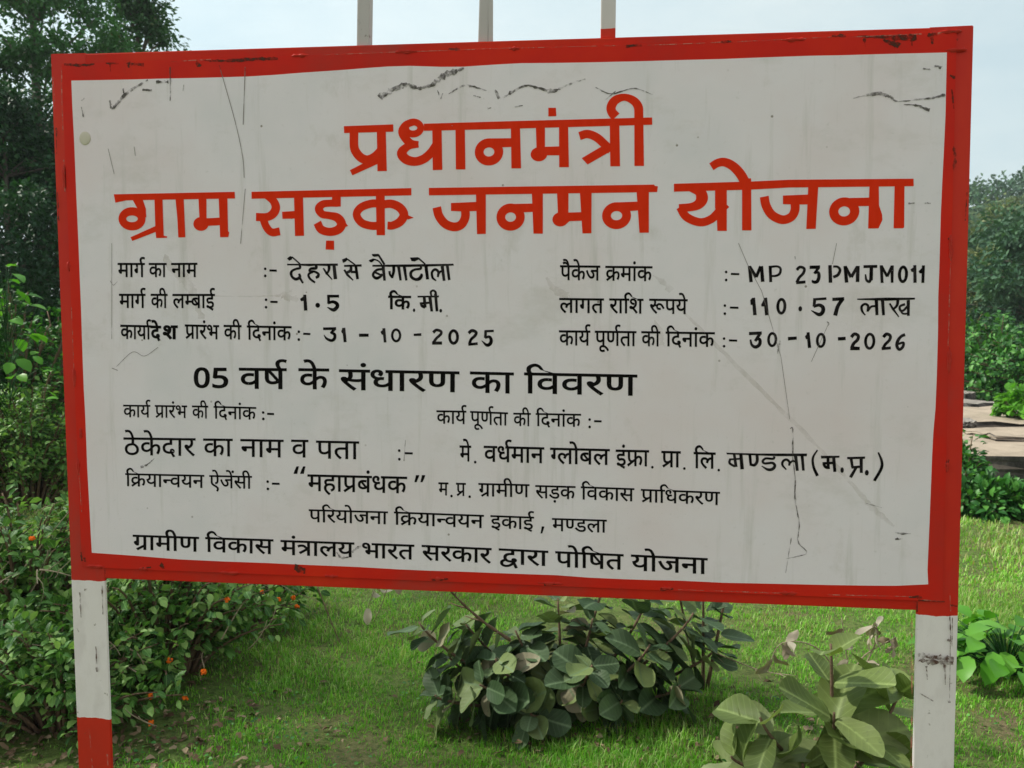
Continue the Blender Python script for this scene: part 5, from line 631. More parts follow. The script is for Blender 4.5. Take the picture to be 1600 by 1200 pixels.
box(Vv, Ff, (0.0005, 0.011, 0.5545 + ZC), (0.0095, 0.014, 1.30 + ZC)); mesh('upright_flange', Vv, Ff, M_up, sign)
for c in clusters([o for it in RUST for o in outline(it, 0.25)], 15): fill('rust_streak', c, 0.0006, M_rust, sign)
for it in SCRAPE_GLINT:
    for o in outline(it, 0.2): fill('scrape_or_glint', [o], 0.0008, M_scrape_glint, sign)
for i, (u, w) in enumerate(BEAD):
    bm = bmesh.new(); bmesh.ops.create_icosphere(bm, subdivisions=3, radius=1.0)
    flat = abs(u) < 8000 or w > 4700 or w < -4700
    for vtx in bm.verts:
        c = vtx.co; k = 1 + 0.35 * math.sin(7 * c.x + i) + 0.25 * math.sin(11 * c.z + 2 * i) + 0.12 * math.sin(23 * c.x + 17 * c.z)
        L1, L2 = 0.019 + 0.008 * math.sin(i * 2.3), 0.0034
        vtx.co = Vector(((L1 if flat else L2) * c.x * (1 if flat else k), 0.0036 * c.y * k, (L2 * k if flat else L1) * c.z))
    me = bpy.data.meshes.new('weld_bead'); bm.to_mesh(me); bm.free(); me.materials.append(M_bead)
    for pg in me.polygons: pg.use_smooth = True
    o = put(bpy.data.objects.new('weld_bead', me), sign); o.location = (u * 1e-4, 0.0012, w * 1e-4 + ZC)
# the lump of filler near the top left corner of the white field
bm = bmesh.new(); bmesh.ops.create_uvsphere(bm, u_segments=20, v_segments=10, radius=0.0125)
for vtx in bm.verts: vtx.co.y *= 0.16; vtx.co.z *= 1.12
me = bpy.data.meshes.new('rivet_blob'); bm.to_mesh(me); bm.free(); me.materials.append(ink('cream_filler', (0.58, 0.55, 0.45), 0.1))
for pg in me.polygons: pg.use_smooth = True
o = put(bpy.data.objects.new('rivet_blob', me), sign); o.location = (BLOB[0] * 1e-4, -0.0005, ZC + BLOB[1] * 1e-4)
# ------------------------------------------------------------------ ground
def hz(x, y):
    return 0.018 * np.sin(1.3 * x + 0.4) * np.sin(1.1 * y) + 0.012 * np.sin(2.9 * x + 1.7 * y) - 0.006
xs = np.concatenate([np.linspace(-160, -14, 10), np.linspace(-12, 12, 97), np.linspace(14, 160, 10)]); ys = np.concatenate([np.linspace(-40, -2, 6), np.linspace(-1, 16, 69), np.linspace(18, 190, 12)])
X, Y = np.meshgrid(xs, ys); Z = hz(X, Y) * (np.abs(X) < 13) * (Y < 17) * (Y > -2)
n, m_ = len(xs), len(ys); idx = np.arange(n * m_).reshape(m_, n)
F = np.stack([idx[:-1, :-1], idx[:-1, 1:], idx[1:, 1:], idx[1:, :-1]], -1).reshape(-1, 4)
gm, t, p = mat('turf_soil', rough=0.95, spec=0.1)
c = ramp(t, noise(t, 1.1, 6, 0.62), (0.34, (0.20, 0.15, 0.09)), (0.45, (0.15, 0.17, 0.06)), (0.65, (0.12, 0.21, 0.045)))
c = blend(t, ramp(t, noise(t, 30, 5, 0.7), *stops(0.45, 0.7)), c, (0.05, 0.085, 0.022))
t.links.new(c, p.inputs['Base Color']); bump(t, p, noise(t, 45, 6, 0.7), 0.8, 0.03)
tag(mesh('ground', np.stack([X, Y, Z], -1).reshape(-1, 3), F, gm, smooth=True), kind='structure')

# ------------------------------------------------------------------ leaves
OVAL = (np.array([(0, 0, 0), (.22, -.34, .05), (.22, 0, -.02), (.22, .34, .05), (.55, -.5, .06), (.55, 0, -.04), (.55, .5, .06), (.82, -.33, .0), (.82, 0, -.05), (.82, .33, .0), (1, 0, -.1)], float),
        np.array([(0, 2, 1, 1), (0, 3, 2, 2), (1, 2, 5, 4), (2, 3, 6, 5), (4, 5, 8, 7), (5, 6, 9, 8), (7, 8, 10, 10), (8, 9, 10, 10)]))
DIAMOND = (np.array([(0, 0, 0), (.5, -.5, .08), (1, 0, -.06), (.5, .5, .08)], float), np.array([(0, 2, 1, 1), (0, 3, 2, 2)]))
def unit(a): return a / (np.linalg.norm(a, axis=-1, keepdims=True) + 1e-9)
def leaves(name, P, D, U, Ln, Wd, material, parent, tmpl=DIAMOND, droop=0.15, var=None, smooth=False, wave=0.0):
    T, Q = tmpl; n = len(P); D = unit(D); S = unit(np.cross(U, D)); U2 = np.cross(D, S); Ln = np.broadcast_to(Ln, n)[:, None, None]; Wd = np.broadcast_to(Wd, n)[:, None, None]
    dr = np.broadcast_to(droop, n)[:, None, None]
    zz = T[None, :, 2:3] * Wd * 1.3 - dr * Ln * (T[None, :, 0:1] ** 2)
    if wave: zz = zz + wave * Wd * np.abs(T[None, :, 1:2]) * np.sin(T[None, :, 0:1] * rng.uniform(4, 9, n)[:, None, None] + np.sign(T[None, :, 1:2]) * rng.uniform(0, 3, n)[:, None, None] + rng.uniform(0, 6, n)[:, None, None]) + Wd * rng.uniform(-0.25, 0.55, n)[:, None, None] * np.abs(T[None, :, 1:2]) ** 1.6
    V = P[:, None, :] + D[:, None, :] * T[None, :, 0:1] * Ln + S[:, None, :] * T[None, :, 1:2] * Wd + U2[:, None, :] * zz
    tri = np.concatenate([np.concatenate([Q[:, :3], Q[:, [0, 2, 3]]]) ]) if tmpl is OVAL else Q[:, :3]
    tri = tri[[len(set(a)) == 3 for a in tri.tolist()]]
    F = (tri[None] + (np.arange(n) * len(T))[:, None, None]).reshape(-1, 3)
    var = rng.random(n) if var is None else var
    return mesh(name, V.reshape(-1, 3), F, material, parent, smooth=smooth, attr=np.repeat(var, len(T)), more=None if tmpl is DIAMOND else {'along': np.tile(T[:, 0], n), 'across': np.tile(T[:, 1], n)})
def rdir(n): return unit(rng.normal(size=(n, 3)))
def bez(a, b, c, n=8):
    t = np.linspace(0, 1, n)[:, None]; return (1 - t) ** 2 * a + 2 * t * (1 - t) * b + t * t * c

M_bark = bark_mat('grey_bark', (0.07, 0.06, 0.05), (0.19, 0.17, 0.145)); M_twig = bark_mat('brown_twig', (0.10, 0.065, 0.04), (0.24, 0.17, 0.11), 80); M_dry = bark_mat('dry_straw_stem', (0.26, 0.21, 0.13), (0.42, 0.36, 0.25), 60)
M_tree = leaf_mat('dark_tree_leaf', (0.008, 0.037, 0.016), (0.014, 0.063, 0.022), (0.033, 0.113, 0.030), 0.5, 0.1)
M_tree2 = leaf_mat('mid_tree_leaf', (0.025, 0.095, 0.028), (0.042, 0.147, 0.038), (0.077, 0.200, 0.055), 0.5, 0.18, odd=(0.15, 0.10, 0.05))
M_far = leaf_mat('hill_tree_leaf', (0.020, 0.065, 0.036), (0.042, 0.108, 0.055), (0.078, 0.165, 0.070), 0.6, 0.12)
M_olive = leaf_mat('olive_tree_leaf', (0.065, 0.10, 0.04), (0.12, 0.16, 0.065), (0.21, 0.24, 0.11), 0.6, 0.2)
M_bush = leaf_mat('bush_leaf', (0.015, 0.078, 0.013), (0.036, 0.152, 0.024), (0.105, 0.294, 0.053), 0.42, 0.14)
M_lant = leaf_mat('lantana_leaf', (0.030, 0.095, 0.021), (0.098, 0.235, 0.048), (0.27, 0.44, 0.12), 0.42, 0.16, vein=True)
M_fresh = leaf_mat('fresh_leaf', (0.068, 0.220, 0.020), (0.098, 0.300, 0.028), (0.150, 0.380, 0.048), 0.4, 0.3)
M_cal = leaf_mat('milkweed_leaf', (0.034, 0.068, 0.028), (0.070, 0.118, 0.050), (0.19, 0.25, 0.085), 0.55, 0.1, odd=(0.25, 0.235, 0.15), vein=True)
M_cal2 = leaf_mat('young_milkweed_leaf', (0.09, 0.135, 0.035), (0.16, 0.215, 0.06), (0.32, 0.37, 0.19), 0.5, 0.22, vein=True)
M_dead = leaf_mat('dead_leaf', (0.20, 0.16, 0.10), (0.32, 0.27, 0.19), (0.42, 0.38, 0.29), 0.8, 0.1)
M_litter = leaf_mat('litter_leaf', (0.07, 0.045, 0.025), (0.15, 0.105, 0.06), (0.27, 0.21, 0.13), 0.9, 0.05)
M_orange = ink('orange_petal', (0.80, 0.16, 0.015), 0.25)

# ------------------------------------------------------------------ trees: trunk with limbs, crown of leaves gathered in clumps
def tree(name, base, h, spread, label, cat, group, leafm, clumps, per, size, clump_r, low=0.25, lean=(0, 0), sparse=0.0, trunk_r=None):
    o = empty(name, base); tag(o, label, cat, group); r0 = trunk_r or h * 0.018
    V, F = [], []; top = np.array((lean[0], lean[1], h * 0.93))
    P = bez(np.zeros(3), np.array((lean[0] * 0.2 + rng.normal() * 0.2, lean[1] * 0.2, h * 0.5)), top, 10); tube(V, F, P, np.linspace(r0, r0 * 0.15, 10), 8)
    C = []
    for i in range(clumps):
        f = low + (1 - low) * (i + rng.random()) / clumps; s = P[min(9, int(f * 9))]
        prof = math.sin(math.pi * min(1, 0.18 + 0.82 * ((f - low) / (1 - low)) ** 0.8)) ** 0.7 if f < 0.985 else 0.15
        a = rng.random() * 2 * math.pi; q = s + np.array((math.cos(a), math.sin(a), 0)) * spread * prof * (0.35 + 0.75 * rng.random() ** 0.6) + np.array((0, 0, h * (0.03 + 0.09 * rng.random())))
        q[2] = min(q[2], h); q[2] = max(q[2], 0.12 * h)
        m1 = (s + q) / 2 + np.array((0, 0, 0.05 * h * rng.random())); tube(V, F, bez(s, m1, q, 5), np.linspace(r0 * 0.36 * (1.1 - f), r0 * 0.06, 5) + 0.004, 5)
        C.append((q, clump_r * (0.6 + 0.8 * rng.random())))
    mesh('trunk', V, F, M_bark, o, smooth=True)
    n = clumps * per; ci = rng.integers(0, clumps, n); c0 = np.array([c[0] for c in C])[ci]; cr_ = np.array([c[1] for c in C])[ci]
    off = rdir(n) * (rng.random(n) ** (0.45 if not sparse else 0.8))[:, None] * cr_[:, None] * (1.15, 1.15, 0.72)
    PP = c0 + off; D = unit(off + rdir(n) * 0.8 * cr_[:, None] + (0, 0, -0.25 * clump_r)); U = unit(rdir(n) + (0, 0, 0.9))
    cv = rng.random(clumps)[ci] * 0.6
    leaves('crown', PP, D, U, size * (0.7 + 0.6 * rng.random(n)), size * 0.55 * (0.7 + 0.6 * rng.random(n)), leafm, o, var=np.clip(cv + 0.4 * rng.random(n), 0, 1))
    return o
tl = 'tall trees beyond the left shrubs'
def gx(px, y): return (px - 800) / 1300 * y
tree('broadleaf_tree', (gx(66, 15), 15, 0), 9.3, 1.5, 'tall dark tree behind the signboard corner, its thin top showing sky through it', 'tree', tl, M_tree2, 88, 240, 0.10, 0.42, 0.36, sparse=1)
tree('broadleaf_tree', (gx(222, 16.5), 16.5, 0), 8.8, 0.95, 'narrow green tree whose pointed crown rises above the frame of the signboard', 'tree', tl, M_tree2, 72, 210, 0.10, 0.38, 0.3, lean=(0.1, 0), sparse=1)
tree('broadleaf_tree', (gx(20, 12), 12, 0), 5.0, 1.9, 'dense dark round tree at the left edge, below the thin-topped tree', 'tree', tl, M_tree, 95, 420, 0.075, 0.45, 0.16)
tree('broadleaf_tree', (gx(-70, 13.5), 13.5, 0), 6.9, 1.7, 'brownish green tree leaning in from the left edge of the picture', 'tree', tl, M_tree2, 90, 280, 0.10, 0.45, 0.25, sparse=1)
tree('broadleaf_tree', (gx(135, 13), 13, 0), 4.5, 1.6, 'dark tree standing low behind the left post of the signboard', 'tree', tl, M_tree, 80, 380, 0.08, 0.42, 0.15)
tree('broadleaf_tree', (-6.5, 4.5, 0), 7.6, 1.9, 'unseen leafy tree well left of the lantana bushes, added to shade them', 'tree', tl, M_tree2, 38, 130, 0.10, 0.5, 0.5, sparse=1)  # out of view; added so its shadow falls across the foreground
tr = 'hillside trees right of the signboard'
def hill_z(x, y): return 19.0 * np.exp(-((x - 72) / 48) ** 2) * np.clip((y - 31) / 60, 0, 1) ** 1.05 - 0.6
tree('hill_tree', (gx(1574, 46), 46, hill_z(gx(1574, 46), 46)), 8.6 - hill_z(gx(1574, 46), 46), 2.3, 'pale open-crowned tree standing up alone on the hilltop skyline', 'tree', tr, M_olive, 42, 90, 0.30, 0.95, 0.45, sparse=1)
tree('hill_tree', (gx(1592, 38), 38, hill_z(gx(1592, 38), 38)), 6.6 - hill_z(gx(1592, 38), 38), 2.3, 'round dark green tree on the hillside just under the skyline', 'tree', tr, M_far, 46, 170, 0.28, 1.0, 0.15)
tree('hill_tree', (gx(1628, 34), 34, 0), 6.2, 2.2, 'dark hillside tree cut by the right edge of the picture', 'tree', tr, M_far, 46, 170, 0.27, 1.0, 0.15)
tree('hill_tree', (gx(1540, 27), 27, 0), 4.0, 1.7, 'olive grey tree in front of the hill with yellowish feathery top', 'tree', tr, M_olive, 46, 150, 0.20, 0.65, 0.12)
tree('hill_tree', (gx(1600, 24), 24, 0), 4.6, 2.1, 'dark bushy tree at the right edge below the hill trees', 'tree', tr, M_far, 46, 190, 0.19, 0.7, 0.12)
tree('hill_tree', (gx(1500, 30), 30, 0), 4.6, 1.7, 'dark tree half hidden behind the right side of the red frame', 'tree', tr, M_far, 44, 170, 0.24, 0.9, 0.12)
tree('hill_tree', (gx(1660, 29), 29, 0), 5.6, 2.4, 'green tree just outside the right edge beyond the stone wall', 'tree', tr, M_far, 44, 170, 0.24, 0.9, 0.12)
# hill and the wood that covers it
xs = np.linspace(-30, 150, 46); ys = np.linspace(30, 170, 30); X, Y = np.meshgrid(xs, ys)
Hh = hill_z(X, Y) + 0.3 * np.sin(X * 0.35) * np.sin(Y * 0.2)
idx = np.arange(X.size).reshape(X.shape); F = np.stack([idx[:-1, :-1], idx[:-1, 1:], idx[1:, 1:], idx[1:, :-1]], -1).reshape(-1, 4)
hm, t, p = mat('hill_scrub', (0.04, 0.075, 0.03), 0.95, 0.1); t.links.new(ramp(t, noise(t, 0.3, 6), (0.3, (0.03, 0.06, 0.025)), (0.7, (0.07, 0.11, 0.04))), p.inputs['Base Color'])
tag(mesh('hill', np.stack([X, Y, Hh], -1).reshape(-1, 3), F, hm, smooth=True), kind='structure')
nc = 1300; cx = rng.uniform(-25, 130, nc); cy = 42 + 70 * rng.random(nc) ** 1.2; chh = hill_z(cx, cy)
per = 90; n = nc * per; ci = np.repeat(np.arange(nc), per); rad = rng.uniform(0.9, 2.0, nc)[ci]; off = rdir(n) * (rng.random(n) ** 0.4)[:, None] * rad[:, None]
PP = np.stack([cx, cy, chh + 1.5], 1)[ci] + off
tag(leaves('distant_wood', PP, unit(off + rdir(n)), unit(rdir(n) + (0, 0, 1)), 0.5, 0.34, M_far, None, var=np.clip(rng.random(nc)[ci] * 0.7 + 0.3 * rng.random(n), 0, 1)), 'distant green wood covering the low hill', 'wood', kind='stuff')

# ------------------------------------------------------------------ shrubs: stems from the base, paired leaves along them
def shrub(name, base, size, label, cat, group, leafm, stems, per, leaf, stemm=None, tmpl=OVAL, lift=0.6, flowers=None, twigs=0, wid=0.6, clip=None, splay=1.0):
    """size = (half width x, half width y, height)"""
    o = empty(name, base); tag(o, label, cat, group); V, F = [], []; PP, DD = [], []
    for i in range(stems):
        a = rng.random() * 2 * math.pi; rr = math.sqrt(rng.random()) * splay
        tip = np.array((math.cos(a) * rr * size[0], math.sin(a) * rr * size[1], size[2] * (1 - 0.62 * rr ** 2) * (0.55 + 0.5 * rng.random())))
        s = np.array((tip[0] * 0.25, tip[1] * 0.25, 0.0)); m1 = np.array((tip[0] * 0.5, tip[1] * 0.5, tip[2] * 0.9)); Q = bez(s, m1, tip, 9)
        tube(V, F, Q, np.linspace(0.008, 0.002, 9) * (0.6 + size[2]), 5)
        for k in range(per):
            f = 0.25 + 0.75 * (k + rng.random()) / per; j = min(7, int(f * 8)); q = Q[j] + (Q[j + 1] - Q[j]) * (f * 8 - j)
            tdir = unit(Q[j + 1] - Q[j]); sd = unit(np.cross(tdir, rdir(1)[0])); off = sd * leaf * 0.9 * rng.random() * 2.2
            PP.append(q + off * 0.8); DD.append(unit(sd + tdir * 0.5 + np.array((0, 0, 0.1))))
    PP = np.array(PP); DD = np.array(DD); PP[:, 2] = np.maximum(PP[:, 2], leaf * 0.3)
    if clip is not None: k = clip(PP + np.array(base)); PP, DD = PP[k], DD[k]
    n = len(PP); U = unit(rdir(n) * 0.45 + (0, 0, lift) + np.array((sdir[0], sdir[1], 0)) * 0.3); s = leaf * (0.55 + 0.75 * rng.random(n))
    live = len(F)
    if twigs:
        for i in range(twigs):
            a = rng.random() * 6.28; q = np.array((math.cos(a) * size[0], math.sin(a) * size[1], 0)) * rng.uniform(0.1, 0.95); q[2] = size[2] * rng.uniform(0.1, 0.8); d = unit(rdir(1)[0] * (1, 1, 0.6) + (0, 0, 0.3)) * rng.uniform(0.12, 0.4)
            tube(V, F, bez(q, q + d * 0.5 + rdir(1)[0] * 0.04, q + d, 6), np.linspace(0.0032, 0.0012, 6), 5)
            tube(V, F, bez(q + d * 0.55, q + d * 0.7 + rdir(1)[0] * 0.05, q + d * 0.75 + rdir(1)[0] * 0.10, 4), np.linspace(0.002, 0.0008, 4), 4)
    mesh('stems', V, F, [stemm or M_twig, M_dry], o, smooth=True, midx=[0] * live + [1] * (len(F) - live))
    leaves('foliage', PP, DD, U, s, s * wid, leafm, o, tmpl, 0.1 + 0.3 * rng.random(n), smooth=tmpl is OVAL, wave=0.25)
    return o
sh = 'wild shrubs left of the signboard'
shrub('wild_shrub', (gx(20, 8.0), 8.0, 0), (1.4, 1.0, 1.95), 'big leafy green shrub against the dark tree at the left edge', 'shrub', sh, M_bush, 190, 62, 0.055)
shrub('wild_shrub', (gx(95, 8.6), 8.6, 0), (1.1, 0.9, 1.85), 'leafy shrub between the left edge shrub and the signboard post', 'shrub', sh, M_bush, 150, 60, 0.055)
shrub('wild_shrub', (gx(40, 7.2), 7.2, 0), (1.0, 0.6, 1.15), 'low spreading shrub at the far edge of the left grass strip', 'shrub', sh, M_lant, 140, 56, 0.05)
# the lantana beside the left post
def flower_head(pos, parent, r=0.012):
    bm = bmesh.new()
    for k in range(11):
        d = unit(rng.normal(size=3) + (0, -0.4, 0.5)); c = Vector(tuple(d * r * 0.75))
        b = bmesh.ops.create_icosphere(bm, subdivisions=1, radius=r * 0.46, matrix=Matrix.Translation(c))
    me = bpy.data.meshes.new('flower'); bm.to_mesh(me); bm.free(); me.materials.append(M_orange)
    for pg in me.polygons: pg.use_smooth = True
    o = bpy.data.objects.new('flower', me); o.location = pos; return put(o, parent)
def on_front(b, px, py, y):
    w = at(px, py, y); return tuple(w - np.array(b))
la = 'lantana bushes below the left of the signboard'
b = (gx(30, 3.75), 3.75, 0); lan = shrub('lantana_bush', b, (0.62, 0.55, 0.80), 'lantana bush with orange flower heads left of the white and red post', 'bush', la, M_lant, 130, 38, 0.042, lift=0.6, wid=0.68, twigs=26)
for q in ((50, 842, 3.5), (128, 890, 3.4)): flower_head(on_front(b, *q), lan)
b = (gx(240, 3.6), 3.6, 0); lan = shrub('lantana_bush', b, (0.56, 0.5, 0.70), 'lantana bush with orange flowers spreading right of the left post', 'bush', la, M_lant, 105, 38, 0.042, lift=0.6, wid=0.68, twigs=30)
for q in ((235, 1088, 3.13), (289, 1092, 3.16), (236, 1130, 3.1), (372, 1143, 3.3), (265, 1032, 3.25), (318, 1050, 3.25), (355, 937, 3.4)): flower_head(on_front(b, *q), lan)
b = (gx(400, 4.3), 4.3, 0); lan = shrub('lantana_bush', b, (0.36, 0.34, 0.50), 'small lantana sprig of orange flowers under the bottom rail', 'bush', la, M_lant, 36, 30, 0.055, lift=0.6, twigs=10)
for q in ((408, 925, 4.0), (435, 937, 4.0), (458, 934, 4.05), (464, 948, 4.05)): flower_head(on_front(b, *q), lan)
b = (gx(80, 3.15), 3.15, 0); shrub('lantana_bush', b, (0.5, 0.35, 0.46), 'low dark lantana clump at the bottom left corner of the picture', 'bush', la, M_lant, 80, 34, 0.042, lift=0.6, twigs=14)
# bare arching twigs
def twig(pts, r, label, m=M_twig):
    V, F = [], []; P = fit_curve([at(*q) for q in pts], 6); b0 = P[0].copy(); k = len(P); tube(V, F, P - b0, np.linspace(r, r * 0.4, k) * (1 + 0.15 * np.sin(np.arange(k) * 1.7)), 6)
    for j in range(3, k - 2, 4):
        d = unit(P[j + 1] - P[j]); s = unit(np.cross(d, rdir(1)[0]) + d * 0.7); tube(V, F, bez(P[j] - b0, P[j] - b0 + s * 0.03, P[j] - b0 + s * 0.07 + (0, 0, 0.01), 4), np.linspace(r * 0.5, r * 0.2, 4), 5)
    o = mesh('dry_twig', V, F, m, None, smooth=True); o.location = b0; return tag(o, label, 'twig', 'bare twigs among the bushes')
twig([(405, 1015, 4.0), (470, 1040, 4.0), (540, 1047, 3.9), (615, 1053, 3.75)], 0.0045, 'long bare brown twig reaching right from the lantana over the grass')
twig([(495, 915, 4.1), (515, 965, 4.05), (532, 1010, 4.0), (541, 1050, 3.95)], 0.0035, 'thin upright bare stem hanging down below the middle left of the bottom rail')
twig([(168, 1008, 3.3), (190, 1010, 3.25), (215, 1022, 3.2), (228, 1045, 3.2)], 0.005, 'pale broken dry twig just right of the left post', M_dry)
twig([(62, 890, 3.4), (85, 893, 3.4), (112, 900, 3.4)], 0.004, 'pale dry twig touching the left post below the frame', M_dry)
twig([(250, 1150, 3.2), (252, 1170, 3.15), (244, 1198, 3.1)], 0.003, 'thin grey stem standing at the bottom of the flowering lantana')
twig([(1100, 1012, 3.4), (1130, 1025, 3.35), (1190, 1048, 3.3), (1245, 1056, 3.25)], 0.004, 'dry straw coloured vine lying across the grass towards the sapling', M_dry)

# ------------------------------------------------------------------ milkweed (big grey-green oval leaves on stout stems)
_t = np.array([0, .05, .14, .28, .44, .60, .75, .88, .96, 1.0]); _w = 0.5 * np.clip(1 - np.abs(2 * _t - 1) ** 2.5, 0, 1) ** 0.55 * (0.80 + 0.28 * _t); _w[0] = 0.03; _w[-1] = 0.05
_s = np.linspace(-1, 1, 7)
MILK = (np.array([(t_, w_ * s_, 0.10 * abs(s_) ** 1.3 * w_ * 2 - 0.02 * math.sin(3.1 * t_)) for t_, w_ in zip(_t, _w) for s_ in _s], float),
        np.array([q for a in range(9) for b_ in range(6) for q in ((a * 7 + b_, a * 7 + b_ + 1, (a + 1) * 7 + b_ + 1), (a * 7 + b_, (a + 1) * 7 + b_ + 1, (a + 1) * 7 + b_))]))
def milkweed(base, stems, leaf, leafm, label, group, pairs=5, name='milkweed_bush', dead=0.0, wid=0.66):
    o = empty(name, base); tag(o, label, 'plant', group); V, F = [], []; PP, DD, UU, LL = [], [], [], []
    for tip, bow in stems:
        tip = np.array(tip, float) * ((0.98, 1, 0.86) if name == 'milkweed_bush' else (1, 1, 1)); Q = bez(np.array((tip[0] * 0.15, tip[1] * 0.15, 0)), np.array((tip[0] * bow, tip[1] * bow, tip[2] * 0.7)), tip, 10); tube(V, F, Q, np.linspace(0.009, 0.004, 10), 6)
        a0 = rng.random() * 3.1
        for k in range(pairs):
            f = 0.30 + 0.70 * (k + 0.5) / pairs; j = min(8, int(f * 9)); q = Q[j] + (Q[j + 1] - Q[j]) * (f * 9 - j); td = unit(Q[j + 1] - Q[j])
            e1 = unit(np.cross(td, (0.2, 0.9, 0.1))); e2 = np.cross(td, e1)
            for s in (0, math.pi):
                a = a0 + k * 1.57 + s + rng.normal() * 0.3; sd = e1 * math.cos(a) + e2 * math.sin(a); up = 0.25 + 0.9 * f ** 2
                d = unit(sd + td * up * (0.45 if name == 'milkweed_bush' else 0.8) + np.array((0, 0, -0.25 if name == 'milkweed_bush' else -0.1)) + rdir(1)[0] * 0.3); sz = leaf * (1.12 - 0.45 * f) * (0.55 + 0.7 * rng.random())
                PP.append(q + sd * 0.012); DD.append(d); UU.append(unit(td + rdir(1)[0] * 0.35)); LL.append(sz)
    PP, DD, UU, LL = map(np.array, (PP, DD, UU, LL)); n = len(PP); PP[:, 2] = np.maximum(PP[:, 2], 0.02)
    mesh('stems', V, F, M_dry if dead else M_twig, o, smooth=True)
    var = rng.random(n) * 0.9
    if name == 'milkweed_bush': var[rng.random(n) < 0.05] = 0.97
    leaves('foliage', PP, DD, UU, LL, LL * wid * (0.85 + 0.3 * rng.random(n)), leafm, o, MILK, rng.uniform(-0.1, 0.4, n), var=var, smooth=True, wave=0.16)
    return o
def tips(k, sx, sy, z0, z1):
    return [((rng.uniform(-sx, sx), rng.uniform(-sy, sy), rng.uniform(z0, z1)), rng.uniform(0.5, 1.1)) for _ in range(k)]
mk = 'milkweed plants behind the signboard'
g = G(880, 1108)
big = [((-0.60, 0.0, 0.42), 0.9), ((-0.52, -0.14, 0.14), 1.0), ((-0.42, 0.1, 0.38), 0.8), ((-0.34, -0.2, 0.22), 0.8), ((-0.2, 0.05, 0.36), 0.8), ((-0.14, -0.22, 0.10), 1.0), ((-0.02, 0.1, 0.50), 0.6), ((0.10, -0.18, 0.30), 0.8), ((0.2, 0.2, 0.58), 0.7), ((0.22, -0.18, 0.14), 1.0), ((0.36, 0.1, 0.50), 0.9), ((0.46, -0.12, 0.18), 1.0), ((0.54, 0.02, 0.46), 0.9), ((0.64, 0.05, 0.28), 1.0), ((0.34, -0.1, 0.36), 0.9), ((-0.28, -0.12, 0.3), 0.9), ((0.0, -0.1, 0.2), 0.8), ((0.12, 0.0, 0.44), 0.8), ((-0.48, 0.02, 0.26), 1.0), ((0.44, 0.0, 0.3), 0.9)]
milkweed(tuple(g), big, 0.155, M_cal, 'wide milkweed bush with big dusty grey-green leaves under the middle of the signboard', mk, 8, dead=0.0, wid=0.80)
g2 = at(1100, 1020, 3.5); milkweed((g2[0], 3.5, 0.0), [((-0.02, -0.05, 0.44), 0.6), ((0.1, 0.0, 0.50), 0.8), ((-0.1, 0.05, 0.40), 0.8)], 0.13, M_cal, 'thin milkweed stem with a few dark leaves right of the wide milkweed bush', mk, 4, name='milkweed_plant', wid=0.72)
milkweed(tuple(at(1300, 1262, 2.72) * (1, 1, 0)), [((-0.02, 0.0, 0.50), 0.5), ((-0.26, -0.03, 0.26), 0.9), ((0.24, 0.04, 0.34), 0.9), ((-0.05, -0.12, 0.32), 0.6), ((0.12, -0.06, 0.20), 0.8), ((-0.34, 0.02, 0.10), 1.0), ((-0.14, -0.1, 0.14), 1.0)], 0.235, M_cal2, 'young pale green milkweed with large upright leaves left of the right post', mk, 3, name='milkweed_sapling', wid=0.68)
# its snapped brown branch
twig([(797, 1000, 3.2), (760, 975, 3.15), (725, 945, 3.1), (696, 915, 3.05)], 0.008, 'thick snapped brown branch rising from the wide milkweed bush to the bottom rail')
# hanging dry leaves just under the bottom rail
def withered(base_pts, leaf, n_per, label, name='withered_plant', stem_r=0.0035):
    o = empty(name, tuple(at(*base_pts[0][0]) * (1, 1, 0))); tag(o, label, 'dead plant', 'withered plants in the grass'); V, F = [], []; PP, DD = [], []; org = np.array(o.location)
    for pts in base_pts:
        P = fit_curve([at(*q) for q in pts], 6) - org; tube(V, F, P, np.linspace(stem_r, stem_r * 0.5, len(P)), 5)
        for k in range(n_per):
            j = rng.integers(len(P) // 3, len(P)); PP.append(P[j]); DD.append(unit(rdir(1)[0] + (0, 0, -0.6)))
    PP, DD = np.array(PP), np.array(DD); n = len(PP)
    mesh('stems', V, F, M_dry, o, smooth=True); leaves('foliage', PP, DD, rdir(n), leaf * rng.uniform(0.6, 1.2, n), leaf * 0.5 * rng.uniform(0.5, 1, n), M_dead, o, MILK, 0.5, smooth=True, wave=0.5)
    return o
withered([[(1330, 1085, 3.1), (1322, 1020, 3.1), (1315, 965, 3.1)], [(1330, 1080, 3.1), (1345, 1030, 3.1), (1400, 995, 3.1)], [(1330, 1090, 3.1), (1280, 1015, 3.1), (1222, 1005, 3.1), (1200, 1045, 3.1)], [(1330, 1085, 3.1), (1370, 1000, 3.1), (1365, 975, 3.1)]], 0.075, 6, 'curled straw-coloured dead plant behind the young milkweed')
withered([[(560, 1010, 4.4), (590, 960, 4.3), (612, 905, 4.2), (640, 880, 4.2)], [(560, 1010, 4.4), (575, 950, 4.3), (588, 915, 4.2)]], 0.11, 3, 'withered stalk with hanging brown leaves under the bottom rail')
